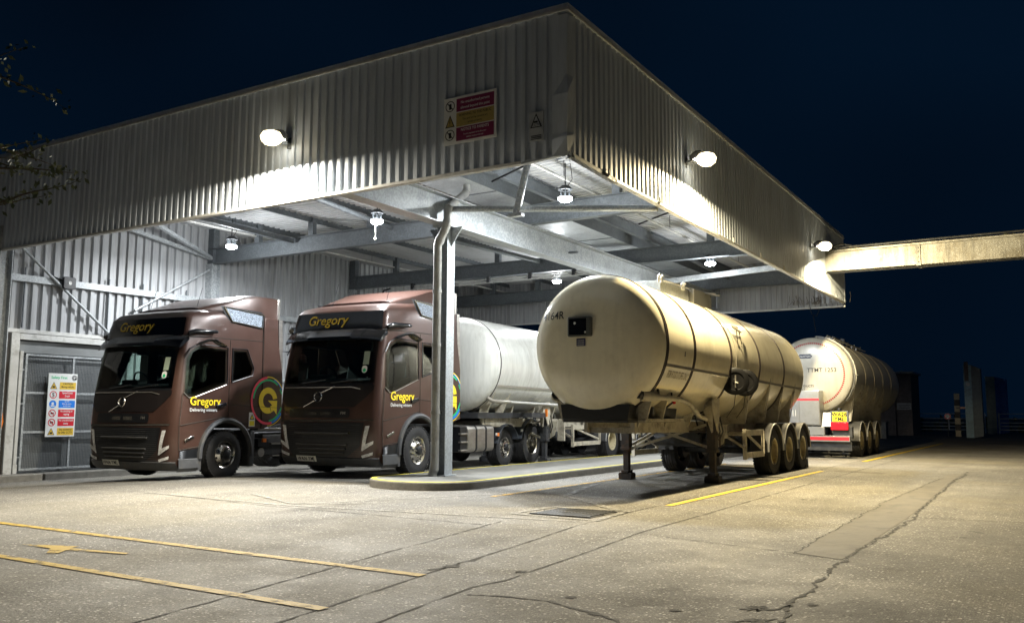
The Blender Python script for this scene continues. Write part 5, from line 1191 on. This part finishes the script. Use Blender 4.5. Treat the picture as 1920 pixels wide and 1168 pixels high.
for s in (1,):
    mb.tube([on3(.2, R_(a), .05) for a in range(-40, 92, 6)], .022, trimW, 6); mb.tube([on3(.05, R_(a), .03) for a in range(-40, 92, 6)], .018, cabM, 6)
    mb.tube([on3(.1, R_(0), .02), on3(.3, R_(0), .09)], .02, trimW, 6)
mb.tube([on3(.2, R_(72), .05), on3(.3, R_(72), .14), on3(6.0, R_(72), .12), on3(6.1, R_(72), .03)], .02, trimW, 6); mb.tube([on3(.3, R_(62), .10), on3(6.0, R_(62), .09)], .014, trimW, 6)
for y in (1.2, 2.4, 3.6, 4.8, 6.0): mb.tube([on3(y, R_(72), .02), on3(y, R_(72), .18)], .03, aluD, 8)
mb.build('walkway_rail', ft)
mb = MB(); mb.box(-.3, .25, 2.3, 3.6, 3.85, 4.05, trimW); mb.tube([(.3, 3.0, 3.96), (.42, 3.0, 3.92)], .1, trimW, 12)
for y in (4.4, 5.2, 6.0): mb.lathe([(-.05, .10), (.08, .10), (.12, .001)], aluD, (.30, y, 3.84), 'z', 12)
mb.lathe([(-.05, .06), (.06, .06), (.10, .001)], aluD, (-.9, .3, 3.5), 'z', 10)
mb.build('manlid', ft)
mb = MB()
for x in (-.6, .3, .75): mb.tube([(x, .5, .55), (x, .5, .1), (x+.1, .5, .02)], .03, chassisM, 6)
mb.box(-1.0, 1.0, .3, .45, .10, .14, chassisM); mb.build('under_pipe', ft)

# ------------------------------------------------------------ pipe bridge
mb = MB(); mb.box(XF-.2, 16, 27.95, 28.5, 5.72, 6.30, pipeM); mb.box(XF-.25, 16, 27.85, 28.6, 6.30, 6.36, pipeM); mb.box(15.5, 16, 27.95, 28.5, -.3, 5.72, pipeM)
pb = thing('pipe_bridge', 'long pale mossy bridge beam running right from the far end of the side fascia', 'bridge', (0, 0, 0)); mb.build('bridge_beam', pb, bevel=.02)
mb = MB(); rg = random.Random(9)
for k in range(220):
    x = rg.uniform(XF, 5); s = rg.uniform(.02, .07); mb.lathe([(0, s*1.6), (s*.5, s), (s*.7, .001)], moss, (x, 28.0+rg.uniform(-.1, .4), 6.36), 'z', 6)
mb.tube([(-5.7, 27.9, 6.42), (0, 27.9, 6.44), (8, 27.9, 6.42)], .03, chassisM, 6); mb.build('moss_growth', pb)
for x in (-3.2, .2, 3.6, 7.0, 10.4):
    mb = MB(); mb.box(x-.06, x+.06, 27.93, 28.52, 5.69, 6.33, pipeM)
    for z in (5.8, 5.95, 6.1, 6.22): mb.lathe([(-.02, .001), (-.02, .015), (0, .018)], galvD, (x, 27.93, z), 'y', 6)
    mb.build('splice_plate', pb, bevel=.004)
mb = MB(); mb.tube([(XF, 27.9, 5.66), (-3, 27.9, 5.63), (0, 27.9, 5.66), (4, 27.9, 5.62), (9, 27.9, 5.66), (15.5, 27.9, 5.64)], .018, black, 5)
mb.tube([(XF+.1, 27.88, 6.42), (-5.3, 27.86, 6.52), (-5.0, 27.86, 6.44)], .03, black, 6); mb.build('cable_run', pb)

# ------------------------------------------------------------ far yard
hut = thing('masonry_hut', 'dark masonry hut with a pale notice beyond the far trailer', 'hut', (-9.4, 66, 0))
mb = MB(); mb.box(-4.5, 1.0, 0, 4, 0, 4.2, brick); mb.box(-1.0, .0, -.5, 0, 0, 3.6, brick); mb.build('wall', hut)
mb = MB(); mb.box(-4.7, 1.15, -.15, 4.2, 4.2, 4.35, trimW); mb.build('roof', hut)
mb = MB(); mb.box(.05, .95, -.03, 0, 1.75, 2.2, trimW); mb.box(.15, .85, -.035, -.03, 1.85, 1.9, chassisM); mb.box(.15, .85, -.035, -.03, 2.0, 2.05, chassisM); mb.build('notice', hut)
mb = MB(); mb.box(-.4, .4, -.4, .4, 0, .92, pipeM); mb.box(-.44, .44, -.44, .44, .92, 1.0, pipeM); mb.build('concrete_block', loc=(-8.9, 55.9, 0), bevel=.03, label='pale concrete block at the yard edge beside the far trailer', cat='block')
def post(x, y, h, w_, mt, mt2, name, label, lean=0):
    t = thing(name, label, 'gatepost', (x, y, 0)); mb = MB(); mb.prism([(0, 0), (w_*.45, 0), (w_*.45, h), (0, h)], 0, .12, mt, 'xz'); mb.build('front_face', t)
    mb = MB(); mb.prism([(w_*.45, 0), (w_, .1), (w_, h-.25), (w_*.45, h)], .02, .9, mt2, 'xz'); mb.build('side_face', t); t.rotation_euler = (0, lean, 0); return t
p1 = post(-4.85, 62.0, 4.5, .95, mat('post_pale_blue', (.45, .62, .66), .6, 0, .2, 5, dirt=(.2, .19, .17), dscale=1.2), mat('post_grey', (.26, .29, .29), .7, 0, .2, 4), 'gatepost', 'tall pale blue and grey gatepost panel on the far right', 0)
mb = MB(); mb.box(.05, .28, -.03, -.01, 3.5, 4.7, brick); mb.lathe([(-.05, .001), (-.05, .11), (0, .12)], whiteT, (.22, 0, 3.3), 'y', 14); mb.build('notice', p1)
post(-4.5, 76.0, 4.3, 1.4, mat('post_cream', (.48, .48, .36), .7, 0, .2, 5), mat('post_blue', (.02, .14, .50), .6, 0, .2, 4), 'gatepost', 'tall gatepost with a deep blue side, rightmost at the far gate')
t = thing('striped_post', 'black and cream striped bollard post beside the far gatepost', 'post', (-5.55, 65, 0)); mb = MB()
for k in range(7): mb.box(-.16, .16, -.12, .12, .4*k, .4*k+.4, blackT if k % 2 else mat('stripe_cream', (.70, .60, .42), .7, 0, .2, 9))
mb.build('post_body', t)
t = thing('round_sign', 'small round red and white sign on a pole in front of the far gate', 'sign', (-6.1, 64.5, 0)); mb = MB(); mb.tube([(0, 0, 0), (0, 0, 1.25)], .03, galvD, 6); mb.build('pole', t); mb = MB(); mb.lathe([(-.02, .001), (-.02, .20), (0, .20)], redL, (0, 0, 1.3), 'y', 20); mb.lathe([(-.03, .001), (-.03, .12), (-.02, .12)], whiteT, (0, 0, 1.3), 'y', 20); mb.build('disc', t)
t = thing('barrier_arm', 'short orange barrier arm between the striped post and the pale gatepost', 'barrier', (-5.5, 63.5, 1.85)); mb = MB(); mb.box(0, .45, -.03, .03, -.03, .03, galvD); mb.build('arm', t); mb = MB(); mb.box(.25, .85, -.05, .05, -.06, .06, orangeL); mb.build('sleeve', t)
gateM = mat('gate_grey', (.60, .66, .72), .5, 0, .1, 6)
def far_gate(x0, x1, y, label):
    t = thing('field_gate', label, 'gate', (x0, y, 0), 0, 'galvanised field gates across the far end'); mb = MB(); w_ = x1-x0
    for z in (.35, .6, .85, 1.15, 1.5): mb.tube([(0, 0, z), (w_, 0, z)], .03, gateM, 6)
    for x in (0, w_/2, w_): mb.tube([(x, 0, .1 if x != w_/2 else .35), (x, 0, 1.55)], .045, gateM, 6)
    mb.build('gate_frame', t); mb = MB(); mb.box(-.08, -.04, -.05, .05, 0, 1.6, galv); mb.build('hinge_post', t)
far_gate(-9.1, -4.4, 72, 'galvanised bar gate behind the striped post and the round sign'); far_gate(-3.6, 4.4, 74, 'galvanised bar gate at the far right edge of the yard')
mb = MB(); rg = random.Random(2)
for k in range(900):
    x = rg.uniform(-30, 30); y = rg.uniform(80, 84); z = abs(rg.gauss(0, .5)); s = rg.uniform(.2, .5); mb.add([(x, y, z), (x+s, y, z+s*rg.uniform(-.5, 1)), (x, y, z+s)], [(0, 1, 2)], leafM)
mb.build('rough_verge', kind='stuff', smooth=0, label='dark rough weeds along the far end of the yard', cat='weeds')

# ------------------------------------------------------------ tree at the left edge
tr = thing('young_tree', 'thin tree whose leafy twigs reach in at the left edge in front of the fascia', 'tree', (-9.0, 2.6, 0))
rg = random.Random(21); tk = MB(); tk.tube([(0, 0, 0), (.03, .02, 1.4), (-.02, .05, 2.8), (.05, .05, 4.2), (.0, .1, 5.4)], [.09, .075, .06, .04, .012], barkM, 8); lf = MB(); bm_ = MB()
def twig(p, d, L_, r, depth):
    pts = [p]; q = p.copy(); dd = d.copy(); n_ = 7
    for i in range(n_):
        dd = (dd+Vector((rg.uniform(-.13, .13), rg.uniform(-.13, .13), rg.uniform(-.09, .08)))).normalized(); q = q+dd*L_/n_; pts.append(q.copy())
    bm_.tube(pts, [r*(1-.85*i/n_) for i in range(n_+1)], barkM, 4)
    for i in range(1, n_+1):
        if depth < 2 and rg.random() < .7:
            twig(pts[i], (dd+Vector((rg.uniform(-.9, .9), rg.uniform(-.9, .9), rg.uniform(-.7, .5)))).normalized(), L_*.28, r*.5, depth+1)
        for k in range(5 if depth else 1):
            c = pts[i]+Vector([rg.gauss(0, .035) for _ in range(3)]); a = Vector([rg.uniform(-1, 1) for _ in range(3)]).normalized(); b = a.orthogonal().normalized(); s = rg.uniform(.014, .034)
            lf.add([c, c+a*s+b*s*.5, c+a*s*2.1, c+a*s-b*s*.5], [(0, 1, 2, 3)], leafM)
for tgt, z in (((-6.95, 3.66, 3.80), 3.5), ((-7.05, 3.55, 3.45), 3.3), ((-6.85, 3.80, 3.22), 3.1), ((-6.9, 3.80, 2.78), 2.7), ((-7.1, 3.45, 3.66), 3.4), ((-7.0, 3.6, 3.6), 3.35)):
    v_ = Vector(tgt)-Vector((-9.0, 2.65, z)); twig(Vector((0, .05, z)), v_.normalized(), v_.length, .02, 1)
for z, d, L_ in ((4.2, (.2, .8, .4), 1.4), (3.6, (-.8, .2, .5), 1.8), (3.9, (.0, -.9, .5), 1.6), (4.6, (-.3, .5, .8), 1.2), (4.7, (.2, -.1, .8), 1.2), (3.0, (-.7, -.6, .3), 1.7)):
    twig(Vector((0, .05, z)), Vector(d).normalized(), L_, .014, 1)
tk.build('trunk', tr); bm_.build('twigs', tr); lf.build('crown', tr, smooth=0)
